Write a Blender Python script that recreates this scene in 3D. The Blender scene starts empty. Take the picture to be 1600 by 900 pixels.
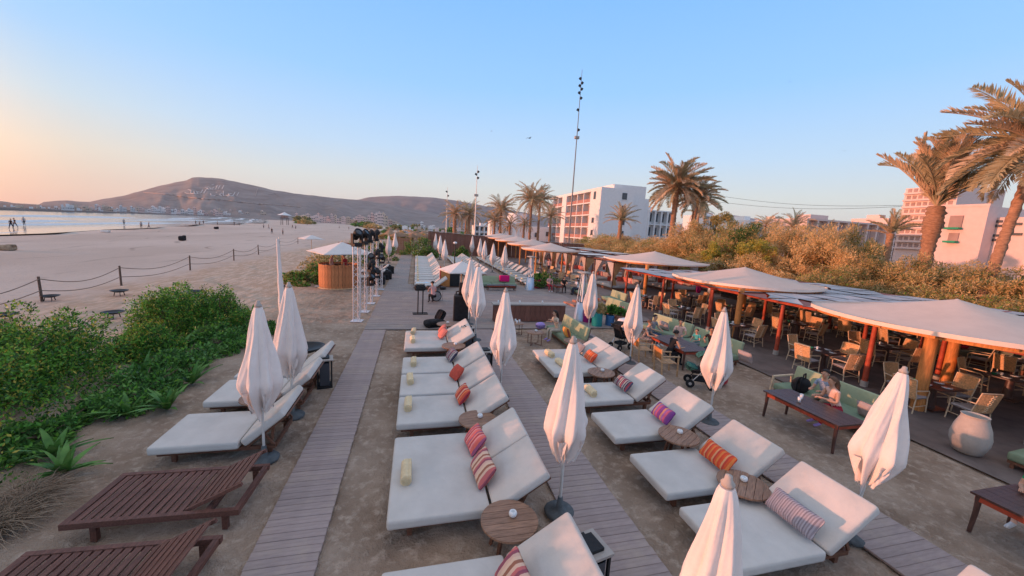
import bpy, bmesh, math, random
import numpy as np
from mathutils import Matrix, Vector, noise
sc = bpy.context.scene
COL = sc.collection
rad = math.radians
# ---------------------------------------------------------------- camera
CF, PSI, TH, RHO, CH = 598.0, rad(14.37), rad(8.42), rad(3.32), 4.5
cF = Vector((math.sin(PSI)*math.cos(TH), math.cos(PSI)*math.cos(TH), -math.sin(TH)))
_r = Vector((math.cos(PSI), -math.sin(PSI), 0)); _u = _r.cross(cF)
cR = _r*math.cos(RHO)+_u*math.sin(RHO); cU = -_r*math.sin(RHO)+_u*math.cos(RHO)
cam = bpy.data.cameras.new('camera'); camo = bpy.data.objects.new('camera', cam); COL.objects.link(camo)
M = Matrix((cR, cU, -cF)).transposed().to_4x4(); M.translation = (0, 0, CH); camo.matrix_world = M
cam.sensor_width = 36; cam.lens = CF/1600*36; cam.clip_end = 30000; cam.clip_start = 0.05
sc.camera = camo
# ---------------------------------------------------------------- sky and sun
SUN_EL, SUN_AZ = rad(4.0), rad(-84)          # azimuth clockwise from the boardwalk direction (+Y)
w = bpy.data.worlds.new('World'); sc.world = w; w.use_nodes = True; nt = w.node_tree
bg = nt.nodes['Background']
def N(t, **k):
    n = nt.nodes.new(t)
    for a, b in k.items(): setattr(n, a, b)
    return n
tc = N('ShaderNodeTexCoord'); sx = N('ShaderNodeSeparateXYZ'); nt.links.new(tc.outputs['Generated'], sx.inputs[0])
def ramp(stops):
    r = N('ShaderNodeValToRGB'); e = r.color_ramp.elements
    while len(e) > 1: e.remove(e[-1])
    e[0].position = stops[0][0]; e[0].color = (*stops[0][1], 1)
    for p, c in stops[1:]: x = e.new(p); x.color = (*c, 1)
    nt.links.new(sx.outputs[2], r.inputs[0]); return r
def s2l(r, g, b): return tuple(((c/255+.055)/1.055)**2.4 if c > 10 else c/255/12.92 for c in (r, g, b))
ra = ramp([(0, s2l(252,186,138)), (.03, s2l(255,202,152)), (.1, s2l(250,220,182)), (.18, s2l(220,226,216)), (.28, s2l(172,212,246)), (.5, s2l(150,196,244)), (.75, s2l(190,199,214)), (1, s2l(210,206,207))])
rb = ramp([(0, s2l(212,202,200)), (.03, s2l(220,214,206)), (.1, s2l(214,222,222)), (.18, s2l(190,218,244)), (.32, s2l(154,204,255)), (.5, s2l(130,188,255)), (.75, s2l(188,199,218)), (1, s2l(210,206,207))])
rc = ramp([(0, (2.1, .95, .48)), (.08, (2.3, 1.2, .62)), (.25, (1.5, 1.05, .72)), (.5, (.75, .70, .72)), (.8, (.62, .60, .64)), (1, s2l(210,206,207))])
dt = N('ShaderNodeVectorMath', operation='DOT_PRODUCT'); nt.links.new(tc.outputs['Generated'], dt.inputs[0])
dt.inputs[1].default_value = (math.sin(SUN_AZ), math.cos(SUN_AZ), 0)
mr = N('ShaderNodeMapRange'); mr.interpolation_type = 'SMOOTHSTEP'
mr.inputs['From Min'].default_value = 0.36; mr.inputs['From Max'].default_value = 1.0
nt.links.new(dt.outputs['Value'], mr.inputs['Value'])
mx = N('ShaderNodeMix', data_type='RGBA'); nt.links.new(mr.outputs[0], mx.inputs[0]); nt.links.new(rb.outputs[0], mx.inputs[6]); nt.links.new(ra.outputs[0], mx.inputs[7])
mr2 = N('ShaderNodeMapRange'); mr2.interpolation_type = 'SMOOTHSTEP'; mr2.inputs['From Min'].default_value = .62; mr2.inputs['From Max'].default_value = 1.0
nt.links.new(dt.outputs['Value'], mr2.inputs['Value'])
mg = N('ShaderNodeMix', data_type='RGBA'); nt.links.new(mr2.outputs[0], mg.inputs[0]); nt.links.new(mx.outputs[2], mg.inputs[6]); nt.links.new(rc.outputs[0], mg.inputs[7])
sky = N('ShaderNodeTexSky', sky_type='NISHITA', sun_disc=False, sun_elevation=SUN_EL, sun_rotation=SUN_AZ)
sk = N('ShaderNodeVectorMath', operation='SCALE'); sk.inputs['Scale'].default_value = .12; nt.links.new(sky.outputs[0], sk.inputs[0])
m2 = N('ShaderNodeMix', data_type='RGBA'); m2.inputs[0].default_value = .03
nt.links.new(mg.outputs[2], m2.inputs[6]); nt.links.new(sk.outputs[0], m2.inputs[7])
nt.links.new(m2.outputs[2], bg.inputs[0]); bg.inputs[1].default_value = 1.12
sl = bpy.data.lights.new('sun', 'SUN'); so = bpy.data.objects.new('sun', sl); COL.objects.link(so)
sl.energy = 5.0; sl.angle = rad(.6); sl.color = (1, .40, .23)
sd = Vector((math.sin(SUN_AZ)*math.cos(SUN_EL), math.cos(SUN_AZ)*math.cos(SUN_EL), math.sin(SUN_EL)))
so.rotation_euler = sd.to_track_quat('Z', 'Y').to_euler()
vs = sc.view_settings; vs.view_transform = 'Standard'; vs.look = 'None'; vs.exposure = 0; vs.gamma = 1; vs.use_curve_mapping = False
sc.cycles.max_bounces = 5; sc.cycles.diffuse_bounces = 3; sc.cycles.transparent_max_bounces = 6
# ---------------------------------------------------------------- measuring
def ray(px, py): return cR*((px-800)/CF)+cU*((450-py)/CF)+cF
def at(px, py, z=0):
    d = ray(px, py); t = (z-CH)/d.z; return Vector((t*d.x, t*d.y, z))
def atY(px, py, Y):
    d = ray(px, py); t = Y/d.y; return Vector((t*d.x, Y, CH+t*d.z))
def zat(X, Y, py):
    lo, hi = -2.0, min(80, 4.4+Y*.75)
    def pr(z):
        d = Vector((X, Y, z-CH)); return 450-CF*d.dot(cU)/d.dot(cF)
    for _ in range(40):
        m = (lo+hi)/2
        if pr(m) > py: lo = m
        else: hi = m
    return lo
# ---------------------------------------------------------------- materials
MATS = {}
def mat(name, col, rough=.8, var=.12, scale=6, bump=.15, bscale=None, metal=0, col2=None, detail=5, rnd=.06, trans=None, stretch=None, spec=.3, coord='Object'):
    m = bpy.data.materials.new(name); m.use_nodes = True; t = m.node_tree; b = t.nodes['Principled BSDF']
    def n(ty, **k):
        x = t.nodes.new(ty)
        for a, c in k.items(): setattr(x, a, c)
        return x
    L = t.links.new
    tcn = n('ShaderNodeTexCoord'); mp = n('ShaderNodeMapping')
    if stretch: mp.inputs['Scale'].default_value = stretch
    L(tcn.outputs[coord], mp.inputs[0])
    ns = n('ShaderNodeTexNoise'); ns.inputs['Scale'].default_value = scale; ns.inputs['Detail'].default_value = detail; ns.inputs['Roughness'].default_value = .6
    L(mp.outputs[0], ns.inputs['Vector'])
    c2 = col2 or tuple(min(1, c*(1+var)) for c in col); c1 = col if col2 else tuple(c*(1-var) for c in col)
    mr_ = n('ShaderNodeMapRange'); mr_.inputs['From Min'].default_value = .32; mr_.inputs['From Max'].default_value = .68; L(ns.outputs[0], mr_.inputs[0])
    mm = n('ShaderNodeMix', data_type='RGBA'); mm.inputs[6].default_value = (*c1, 1); mm.inputs[7].default_value = (*c2, 1); L(mr_.outputs[0], mm.inputs[0])
    out = mm.outputs[2]
    if rnd:
        oi = n('ShaderNodeObjectInfo'); m3 = n('ShaderNodeMapRange'); m3.inputs['To Min'].default_value = 1-rnd; m3.inputs['To Max'].default_value = 1+rnd; L(oi.outputs['Random'], m3.inputs[0])
        sc_ = n('ShaderNodeVectorMath', operation='SCALE'); L(out, sc_.inputs[0]); L(m3.outputs[0], sc_.inputs['Scale']); out = sc_.outputs[0]
    L(out, b.inputs['Base Color'])
    b.inputs['Roughness'].default_value = rough; b.inputs['Metallic'].default_value = metal; b.inputs['Specular IOR Level'].default_value = spec
    if bump:
        nb = n('ShaderNodeTexNoise'); nb.inputs['Scale'].default_value = bscale or scale*4; nb.inputs['Detail'].default_value = 4; L(mp.outputs[0], nb.inputs['Vector'])
        bp = n('ShaderNodeBump'); bp.inputs['Strength'].default_value = bump; bp.inputs['Distance'].default_value = .02; L(nb.outputs[0], bp.inputs['Height']); L(bp.outputs[0], b.inputs['Normal'])
    if trans:
        tr = n('ShaderNodeBsdfTranslucent'); L(out, tr.inputs['Color']); ms = n('ShaderNodeMixShader'); ms.inputs[0].default_value = trans
        L(b.outputs[0], ms.inputs[1]); L(tr.outputs[0], ms.inputs[2]); L(ms.outputs[0], t.nodes['Material Output'].inputs[0])
    MATS[name] = m; return m
def stripes(name, cols, axis=1, freq=10, jitter=.03):
    """woven bands across one object axis"""
    m = bpy.data.materials.new(name); m.use_nodes = True; t = m.node_tree; b = t.nodes['Principled BSDF']; L = t.links.new
    tcn = t.nodes.new('ShaderNodeTexCoord'); s = t.nodes.new('ShaderNodeSeparateXYZ'); L(tcn.outputs['Object'], s.inputs[0])
    ns = t.nodes.new('ShaderNodeTexNoise'); ns.inputs['Scale'].default_value = 25; L(tcn.outputs['Object'], ns.inputs[0])
    m1 = t.nodes.new('ShaderNodeMath'); m1.operation = 'MULTIPLY_ADD'; L(s.outputs[axis], m1.inputs[0]); m1.inputs[1].default_value = freq
    m0 = t.nodes.new('ShaderNodeMath'); m0.operation = 'MULTIPLY'; L(ns.outputs[0], m0.inputs[0]); m0.inputs[1].default_value = jitter*freq/3; L(m0.outputs[0], m1.inputs[2])
    fr = t.nodes.new('ShaderNodeMath'); fr.operation = 'FRACT'; L(m1.outputs[0], fr.inputs[0])
    r = t.nodes.new('ShaderNodeValToRGB'); r.color_ramp.interpolation = 'CONSTANT'; e = r.color_ramp.elements
    while len(e) > 1: e.remove(e[-1])
    e[0].color = (*cols[0], 1)
    for i, c in enumerate(cols[1:], 1): x = e.new(i/len(cols)); x.color = (*c, 1)
    L(fr.outputs[0], r.inputs[0]); L(r.outputs[0], b.inputs['Base Color']); b.inputs['Roughness'].default_value = .95
    bp = t.nodes.new('ShaderNodeBump'); bp.inputs['Strength'].default_value = .4; bp.inputs['Distance'].default_value = .01
    n2 = t.nodes.new('ShaderNodeTexNoise'); n2.inputs['Scale'].default_value = 60; L(tcn.outputs['Object'], n2.inputs[0]); L(n2.outputs[0], bp.inputs['Height']); L(bp.outputs[0], b.inputs['Normal'])
    MATS[name] = m; return m
C = dict
mat('canvas', (.86,.78,.73), .85, .05, 3, .35, 18, trans=.12)
mat('cushion', (.60,.555,.51), .92, .08, 2.0, .55, 9, rnd=.03)
mat('cushion_piping', (.55,.54,.52), .9)
mat('teak', (.17,.075,.045), .55, .35, 8, .3, 30, stretch=(1,6,6))
mat('teak_red', (.15,.065,.048), .6, .35, 7, .35, 30, stretch=(6,1,6), rnd=.15)
mat('table_wood', (.30,.17,.11), .5, .3, 6, .25, 30, stretch=(1,8,1), rnd=.12)
mat('dark_table', (.085,.04,.032), .35, .3, 5, .2, 30, stretch=(1,6,1), spec=.5)
mat('red_wood', (.40,.07,.035), .55, .3, 4, .25, 20)
mat('orange_post', (.62,.25,.075), .55, .25, 4, .2, 20, stretch=(6,6,1))
mat('pole_metal', (.72,.68,.63), .4, .08, 8, .05, metal=.2)
mat('dark_metal', (.035,.035,.037), .45, .2, 9, .1, metal=.3)
mat('black', (.018,.018,.02), .6, .25, 8, .15)
mat('black_cloth', (.02,.02,.023), .95, .3, 5, .5, 12)
mat('concrete_base', (.10,.11,.115), .85, .25, 10, .35)
mat('towel', (.80,.64,.40), .95, .1, 12, .8, 80)
mat('rope', (.25,.19,.15), .95, .2, 30, .5)
mat('post_wood', (.13,.09,.07), .9, .3, 10, .5, stretch=(5,5,1))
mat('rattan', (.70,.40,.20), .6, .3, 25, .5, 90, rnd=.12)
mat('rattan_pale', (.85,.66,.44), .6, .15, 20, .2, 60)
mat('cane', (.66,.49,.33), .5, .2, 14, .15, 40)
mat('seat_pad', (.45,.39,.38), .9, .1, 8, .3)
mat('sage', (.36,.40,.25), .9, .08, 5, .3, 40)
mat('sage_dark', (.21,.28,.19), .9, .1, 5, .3, 40)
mat('wood_light', (.60,.36,.19), .5, .25, 6, .2, 30, stretch=(1,1,5))
mat('wood_orange', (.58,.23,.07), .5, .25, 6, .2, 30, stretch=(1,1,5))
mat('clay', (.44,.39,.35), .9, .08, 5, .35, 30)
mat('terracotta', (.42,.2,.14), .85, .12, 5, .3)
mat('pot_magenta', (.36,.02,.2), .4, .1); mat('pot_teal', (.03,.33,.33), .4, .12); mat('pot_blue', (.07,.2,.42), .4, .12); mat('pot_red', (.42,.02,.05), .45, .12)
mat('magenta_cloth', (.75,.01,.17), .9, .1, 8, .4)
mat('heater_metal', (.50,.58,.68), .35, .08, 5, .05, metal=.4)
mat('truss', (.72,.68,.68), .35, .08, 8, .03, metal=.35)
mat('glass_white', (.75,.77,.78), .15, .05); mat('metal_bright', (.6,.6,.6), .2, .05, metal=.8)
mat('leaf', (.06,.24,.03), .55, 0, 3, 0, col2=(.24,.48,.06), trans=.3, rnd=.1)
mat('leaf_dark', (.025,.085,.02), .6, 0, 3, 0, col2=(.08,.17,.04), trans=.2, rnd=.1)
mat('leaf_yellow', (.30,.34,.05), .6, 0, 3, 0, col2=(.65,.50,.09), trans=.3)
mat('leaf_dry', (.50,.33,.14), .75, 0, 1.2, 0, col2=(.85,.60,.30), trans=.25, rnd=.15)
mat('leaf_olive', (.28,.24,.08), .7, 0, 1.2, 0, col2=(.56,.44,.17), trans=.25, rnd=.15)
mat('agave', (.07,.19,.04), .5, 0, 4, .1, col2=(.18,.36,.08), trans=.15)
mat('straw', (.26,.17,.11), .9, 0, 4, .1, col2=(.45,.33,.23))
mat('mast', (.20,.19,.19), .5, .1)
mat('palm_leaf', (.30,.26,.15), .65, 0, 1.0, 0, col2=(.55,.46,.28), trans=.2, rnd=.2)
mat('palm_leaf_dry', (.48,.33,.20), .75, 0, 1.0, 0, col2=(.70,.52,.34), trans=.2, rnd=.2)
mat('palm_trunk', (.36,.20,.12), .95, .35, 5, .9, 12, stretch=(1,1,3))
mat('trunk', (.14,.09,.06), .95, .3, 5, .6)
mat('white_wall', (.78,.75,.73), .9, .05, 1.5, .1, 8, rnd=.04)
mat('pink_wall', (.72,.55,.50), .9, .05, 1.5, .1, 8, rnd=.06)
mat('tan_wall', (.62,.50,.40), .9, .08, 1.5, .1, 8, rnd=.1)
mat('terra_wall', (.45,.17,.11), .9, .1, 2, .1, 8)
mat('window_dark', (.05,.06,.075), .25, .2, .6, 0, spec=.6)
mat('balcony_rail', (.44,.22,.18), .7, .15, 1, .1)
mat('balcony_in', (.40,.27,.24), .9, .15, .7, .1)
mat('green_awning', (.03,.30,.16), .7, .1)
mat('wall_board', (.20,.085,.06), .75, .3, 3, .3, 12, stretch=(8,1,1), rnd=.12)
mat('bar_board', (.50,.19,.075), .6, .25, 5, .25, 20, stretch=(4,4,1), rnd=.12)
mat('gate_board', (.36,.17,.10), .75, .25, 4, .25, 20, rnd=.1)
mat('curtain', (.68,.62,.59), .9, .06, 4, .2, 20, trans=.3)
mat('curtain_orange', (.72,.42,.20), .9, .06, 4, .2, 20, trans=.3)
mat('tent', (.68,.52,.44), .85, .05, 2, .2, 25)
mat('tent_edge', (.82,.66,.56), .8, .04, 5, .1)
mat('shade_panel', (.47,.46,.48), .8, .08, 2, .2, 25, rnd=.12)
mat('shade_red', (.33,.13,.11), .8, .12, 3, .2, 25, rnd=.1)
mat('under_roof_black', (.03,.028,.026), .9, .3, 5, .3)
mat('banquette', (.16,.18,.14), .9, .1, 5, .3, 30)
mat('skin', (.55,.32,.22), .55, .05, 8, .05, rnd=0)
mat('skin_tan', (.40,.21,.13), .55, .05, 8, .05, rnd=0)
mat('hair', (.02,.014,.012), .6, .2, 20, .3, rnd=0); mat('hair_brown', (.12,.06,.035), .6, .2, 20, .3, rnd=0)
for n_, c_ in C(c_white=(.72,.73,.76), c_black=(.015,.015,.018), c_navy=(.03,.04,.07), c_denim=(.06,.09,.15), c_blue=(.22,.32,.48), c_pink=(.66,.38,.36), c_red=(.42,.03,.05), c_beige=(.52,.45,.36), c_turq=(.08,.42,.42), c_green=(.02,.33,.12), c_grey=(.3,.3,.31), c_lilac=(.36,.27,.62), c_khaki=(.25,.2,.14), c_salmon=(.75,.5,.42)).items(): mat(n_, c_, .9, .12, 14, .3, 40, rnd=0)
mat('floral', (.02,.02,.025), .9, 0, 22, .2, col2=(.45,.4,.38), rnd=0)
mat('gingham', (.16,.24,.40), .9, 0, 30, .2, col2=(.40,.48,.60), rnd=0)
stripes('p_red', [(.62,.09,.05),(.75,.22,.08),(.55,.05,.05),(.7,.45,.3),(.6,.08,.04),(.35,.03,.05)], 1, 4)
stripes('p_pink', [(.7,.16,.16),(.75,.3,.28),(.45,.05,.08),(.72,.25,.2),(.35,.1,.2),(.7,.15,.12)], 1, 4.5)
stripes('p_cream', [(.72,.48,.36),(.35,.14,.09),(.75,.52,.38),(.7,.45,.35),(.3,.08,.12),(.55,.15,.15)], 1, 3.6)
stripes('p_navy', [(.05,.05,.09),(.5,.4,.36),(.09,.09,.16),(.35,.06,.08),(.04,.04,.08),(.45,.4,.38)], 1, 5)
stripes('p_purple', [(.22,.06,.24),(.5,.1,.2),(.3,.12,.35),(.55,.25,.15),(.2,.05,.25)], 1, 4)
stripes('p_orange', [(.72,.10,.03),(.66,.07,.03),(.72,.22,.06),(.70,.10,.03),(.55,.06,.04),(.72,.34,.16)], 1, 5)
stripes('p_grey', [(.28,.24,.27),(.38,.34,.38),(.22,.19,.22),(.42,.38,.42)], 1, 14)
stripes('p_sun', [(.72,.4,.05),(.7,.12,.03),(.75,.6,.2),(.3,.07,.04),(.72,.25,.05)], 1, 6)
stripes('p_rw', [(.62,.06,.07),(.7,.6,.55)], 1, 6)
mat('p_coral', (.68,.2,.16), .9, .12, 14, .5, 50); mat('p_brick', (.55,.09,.06), .9, .15, 14, .5, 50); mat('p_taupe', (.36,.30,.29), .9, .1, 10, .4, 50)
# ---------------------------------------------------------------- mesh builder
class MB:
    def __init__(s): s.v = []; s.f = []; s.m = []; s.s = []
    def add(s, vs, fs, m=0, sm=False):
        o = len(s.v); s.v += [tuple(v) for v in vs]; s.f += [tuple(i+o for i in f) for f in fs]; s.m += [m]*len(fs); s.s += [sm]*len(fs); return s
    def box(s, c, d, R=None, m=0):
        x, y, z = d[0]/2, d[1]/2, d[2]/2
        vs = [Vector((a*x, b*y, e*z)) for a in (-1, 1) for b in (-1, 1) for e in (-1, 1)]
        c = Vector(c)
        vs = [(R @ v if R else v)+c for v in vs]
        return s.add(vs, [(0,1,3,2),(4,6,7,5),(0,4,5,1),(2,3,7,6),(0,2,6,4),(1,5,7,3)], m)
    def beam(s, p0, p1, w, h, m=0, up=(0,0,1)):
        p0 = Vector(p0); p1 = Vector(p1); d = p1-p0; y = d.normalized(); u = Vector(up)
        if abs(y.dot(u)) > .98: u = Vector((1, 0, 0))
        x = y.cross(u).normalized(); z = x.cross(y)
        return s.box((p0+p1)/2, (w, d.length, h), Matrix((x, y, z)).transposed(), m)
    def tube(s, pts, r, n=8, m=0, cap=True):
        pts = [Vector(p) for p in pts]; k = len(pts); rs = r if isinstance(r, (list, tuple)) else [r]*k
        vs = []; X = None
        for i, p in enumerate(pts):
            t = (pts[min(i+1, k-1)]-pts[max(i-1, 0)]).normalized()
            if X is None: X = t.orthogonal().normalized()
            else:
                X = X-t*X.dot(t); X = X.normalized() if X.length > 1e-5 else t.orthogonal().normalized()
            Y = t.cross(X)
            vs += [p+(X*math.cos(2*math.pi*j/n)+Y*math.sin(2*math.pi*j/n))*rs[i] for j in range(n)]
        fs = [(i*n+j, i*n+(j+1) % n, (i+1)*n+(j+1) % n, (i+1)*n+j) for i in range(k-1) for j in range(n)]
        s.add(vs, fs, m, True)
        if cap: s.add(vs[:n], [tuple(range(n))[::-1]], m); s.add(vs[-n:], [tuple(range(n))], m)
        return s
    def cyl(s, p, h, r, n=16, m=0, r2=None): return s.tube([p, (p[0], p[1], p[2]+h)], [r, r if r2 is None else r2], n, m)
    def lathe(s, prof, n=24, c=(0,0,0), m=0, fn=None, cap=True):
        vs = []
        for i, (r, z) in enumerate(prof):
            for j in range(n):
                a = 2*math.pi*j/n; rr, zz = (r, z) if fn is None else fn(r, z, a, i)
                vs.append((c[0]+rr*math.cos(a), c[1]+rr*math.sin(a), c[2]+zz))
        k = len(prof)
        fs = [(i*n+j, i*n+(j+1) % n, (i+1)*n+(j+1) % n, (i+1)*n+j) for i in range(k-1) for j in range(n)]
        s.add(vs, fs, m, True)
        if cap:
            if prof[0][0] > .001: s.add(vs[:n], [tuple(range(n))[::-1]], m)
            if prof[-1][0] > .001: s.add(vs[-n:], [tuple(range(n))], m)
        return s
    def cushion(s, c, d, r=.04, R=None, m=0, puff=.0, pinch=0):
        h = [x/2 for x in d]; r = min(r, min(h)*.95); c = Vector(c)
        def g(H): return [-H, -H+r*.3, -H+r, -H*.33, H*.33, H-r, H-r*.3, H]
        for ax in range(3):
            a, b = (ax+1) % 3, (ax+2) % 3; ga, gb = g(h[a]), g(h[b])
            for sg in (-1, 1):
                vs = []
                for p in ga:
                    for q in gb:
                        v = [0, 0, 0]; v[ax] = sg*h[ax]; v[a] = p; v[b] = q
                        inn = [max(-h[k]+r, min(h[k]-r, v[k])) for k in range(3)]
                        dv = Vector(v)-Vector(inn); dv = dv.normalized()*r if dv.length > 1e-9 else dv
                        w_ = Vector(inn)+dv
                        k0 = min(range(3), key=lambda k: h[k])
                        o = [k for k in range(3) if k != k0]
                        e = (1-(w_[o[0]]/h[o[0]])**2)*(1-(w_[o[1]]/h[o[1]])**2)
                        if puff: w_[k0] *= (1+puff*e)
                        if pinch:
                            q_ = 1-pinch*(1-abs(w_[o[0]]/h[o[0]])**2); q2 = 1-pinch*(1-abs(w_[o[1]]/h[o[1]])**2)
                            w_[o[1]] *= q_; w_[o[0]] *= q2; w_[k0] *= (.35+.65*min(1, e*3))
                        vs.append((R @ w_ if R else w_)+c)
                n = 8
                fs = [(i*n+j, (i+1)*n+j, (i+1)*n+j+1, i*n+j+1) if sg > 0 else (i*n+j, i*n+j+1, (i+1)*n+j+1, (i+1)*n+j) for i in range(n-1) for j in range(n-1)]
                s.add(vs, fs, m, True)
        return s
    def mesh(s, name, mats):
        me = bpy.data.meshes.new(name); me.from_pydata(s.v, [], s.f)
        for q in (mats if isinstance(mats, (list, tuple)) else [mats]): me.materials.append(MATS[q] if isinstance(q, str) else q)
        me.polygons.foreach_set('material_index', s.m); me.polygons.foreach_set('use_smooth', s.s); me.update(); return me
    def build(s, name, mats, parent=None, loc=None, rz=0):
        o = bpy.data.objects.new(name, s.mesh(name, mats)); COL.objects.link(o)
        if parent: o.parent = parent
        if loc is not None: o.location = loc
        if rz: o.rotation_euler[2] = rz
        return o
def RX(a): return Matrix.Rotation(a, 3, 'X')
def RY(a): return Matrix.Rotation(a, 3, 'Y')
def RZ(a): return Matrix.Rotation(a, 3, 'Z')
def tag(o, label, cat, group=None, kind=None):
    o['label'] = label
    if cat: o['category'] = cat
    if group: o['group'] = group
    if kind: o['kind'] = kind
    return o
def thing(name, label, cat, loc=(0,0,0), rz=0, group=None):
    o = bpy.data.objects.new(name, None); o.empty_display_size = .1; COL.objects.link(o); o.location = loc; o.rotation_euler = (0, 0, rz)
    return tag(o, label, cat, group)
def struct(o): o['kind'] = 'structure'; return o
def inst(me, name, parent=None, loc=(0,0,0), rot=(0,0,0), sca=None):
    o = bpy.data.objects.new(name, me); COL.objects.link(o); o.location = loc; o.rotation_euler = rot
    if parent: o.parent = parent
    if sca: o.scale = sca
    return o
def dup(root, loc, rz=0, label=None, group=None, sca=None):
    r = root.copy(); COL.objects.link(r); r.location = loc; r.rotation_euler = (0, 0, rz)
    if label: r['label'] = label
    if group: r['group'] = group
    if sca: r.scale = sca
    for ch in list(root.children):
        c = ch.copy(); COL.objects.link(c); c.parent = r
        for g in list(ch.children):
            d = g.copy(); COL.objects.link(d); d.parent = c
    return r
class Proto:
    """first use takes the prototype itself, later uses copy it"""
    def __init__(s, fn): s.fn = fn; s.o = None
    def __call__(s, loc, rz, label, group=None, sca=None):
        if s.o is None:
            s.o = s.fn(); s.o.location = loc; s.o.rotation_euler = (0, 0, rz); s.o['label'] = label
            if group: s.o['group'] = group
            if sca: s.o.scale = sca
            return s.o
        return dup(s.o, loc, rz, label, group, sca)
ORD = ['nearest', 'second', 'third', 'fourth', 'fifth', 'sixth', 'seventh', 'eighth', 'ninth', 'tenth', 'eleventh', 'twelfth', 'thirteenth', 'fourteenth', 'fifteenth', 'sixteenth', 'seventeenth', 'eighteenth', 'nineteenth', 'twentieth', 'farthest']
def ordw(n):
    if n <= 20: return 'first' if n == 1 else ORD[n-1]
    t_ = {2: 'twent', 3: 'thirt', 4: 'fort', 5: 'fift', 6: 'sixt'}[n//10]; u_ = n % 10
    return t_+'ieth' if u_ == 0 else t_+'y-'+('first' if u_ == 1 else ORD[u_-1])
rng = random.Random(4); nr = np.random.RandomState(3)

# ---------------------------------------------------------------- ground
def axis_lines(near0, near1, step, far):
    a = list(np.arange(near0, near1, step)); g = step
    x = near1; hi = []
    while x < far: hi.append(x); g *= 1.22; x += g
    hi.append(far); lo = []; g = step; x = near0-step
    while x > -far: lo.append(x); g *= 1.22; x -= g
    lo.append(-far)
    return np.array(lo[::-1]+a+hi)
SH = [(-400, -57), (0, -57), (72, -59), (95, -66), (131, -76), (200, -92), (331, -118), (480, -165), (640, -222), (760, -262), (2000, -640)]   # (Y, X) of the waterline
def shoreX(Y): return np.interp(Y, [a for a, b in SH], [b for a, b in SH])
gx = axis_lines(-14, 12, .11, 4500); gy = axis_lines(3, 26, .11, 4500)
XX, YY = np.meshgrid(gx, gy, indexing='ij')
nx, ny = XX.shape
Z = np.zeros_like(XX)
flat_ = np.array([noise.fractal(Vector((x*.9, y*.9, 0)), 1, 2, 4) + .8*noise.noise(Vector((x*2.6, y*2.6, 5))) for x, y in zip(XX.ravel(), YY.ravel())]).reshape(nx, ny)
Z = flat_*.016-.02
nearm = (XX > -14.2) & (XX < 12.2) & (YY > 2) & (YY < 26.2)
Z = np.where(nearm, Z, -.02+flat_*.006)
fr = np.random.RandomState(12)                 # footprints and scuffs pressed into the loose sand
for _ in range(4200):
    fx_, fy_ = fr.uniform(-13, 11.5), 3+23*fr.uniform(0, 1)**1.3
    i0, i1 = np.searchsorted(gx, [fx_-.35, fx_+.35]); j0, j1 = np.searchsorted(gy, [fy_-.35, fy_+.35])
    a_ = fr.uniform(0, math.pi); dx = XX[i0:i1, j0:j1]-fx_; dy = YY[i0:i1, j0:j1]-fy_; u = dx*math.cos(a_)+dy*math.sin(a_); v = -dx*math.sin(a_)+dy*math.cos(a_)
    q = (u/.17)**2+(v/.09)**2; Z[i0:i1, j0:j1] += fr.uniform(.4, 1)*(.022*np.exp(-((np.sqrt(q)-1.35)/.35)**2)-.032*np.exp(-q))
Z = np.minimum(Z, .012)
deep = np.clip((shoreX(YY)-XX)/6, 0, 1)
Z = np.where(XX < shoreX(YY)+1, -.09, Z)-deep*1.5
idx = np.arange(nx*ny).reshape(nx, ny)
fs = np.stack([idx[:-1, :-1], idx[1:, :-1], idx[1:, 1:], idx[:-1, 1:]], -1).reshape(-1, 4)
me = bpy.data.meshes.new('ground'); me.from_pydata(np.stack([XX, YY, Z], -1).reshape(-1, 3).tolist(), [], fs.tolist())
me.polygons.foreach_set('use_smooth', [True]*len(me.polygons))
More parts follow.
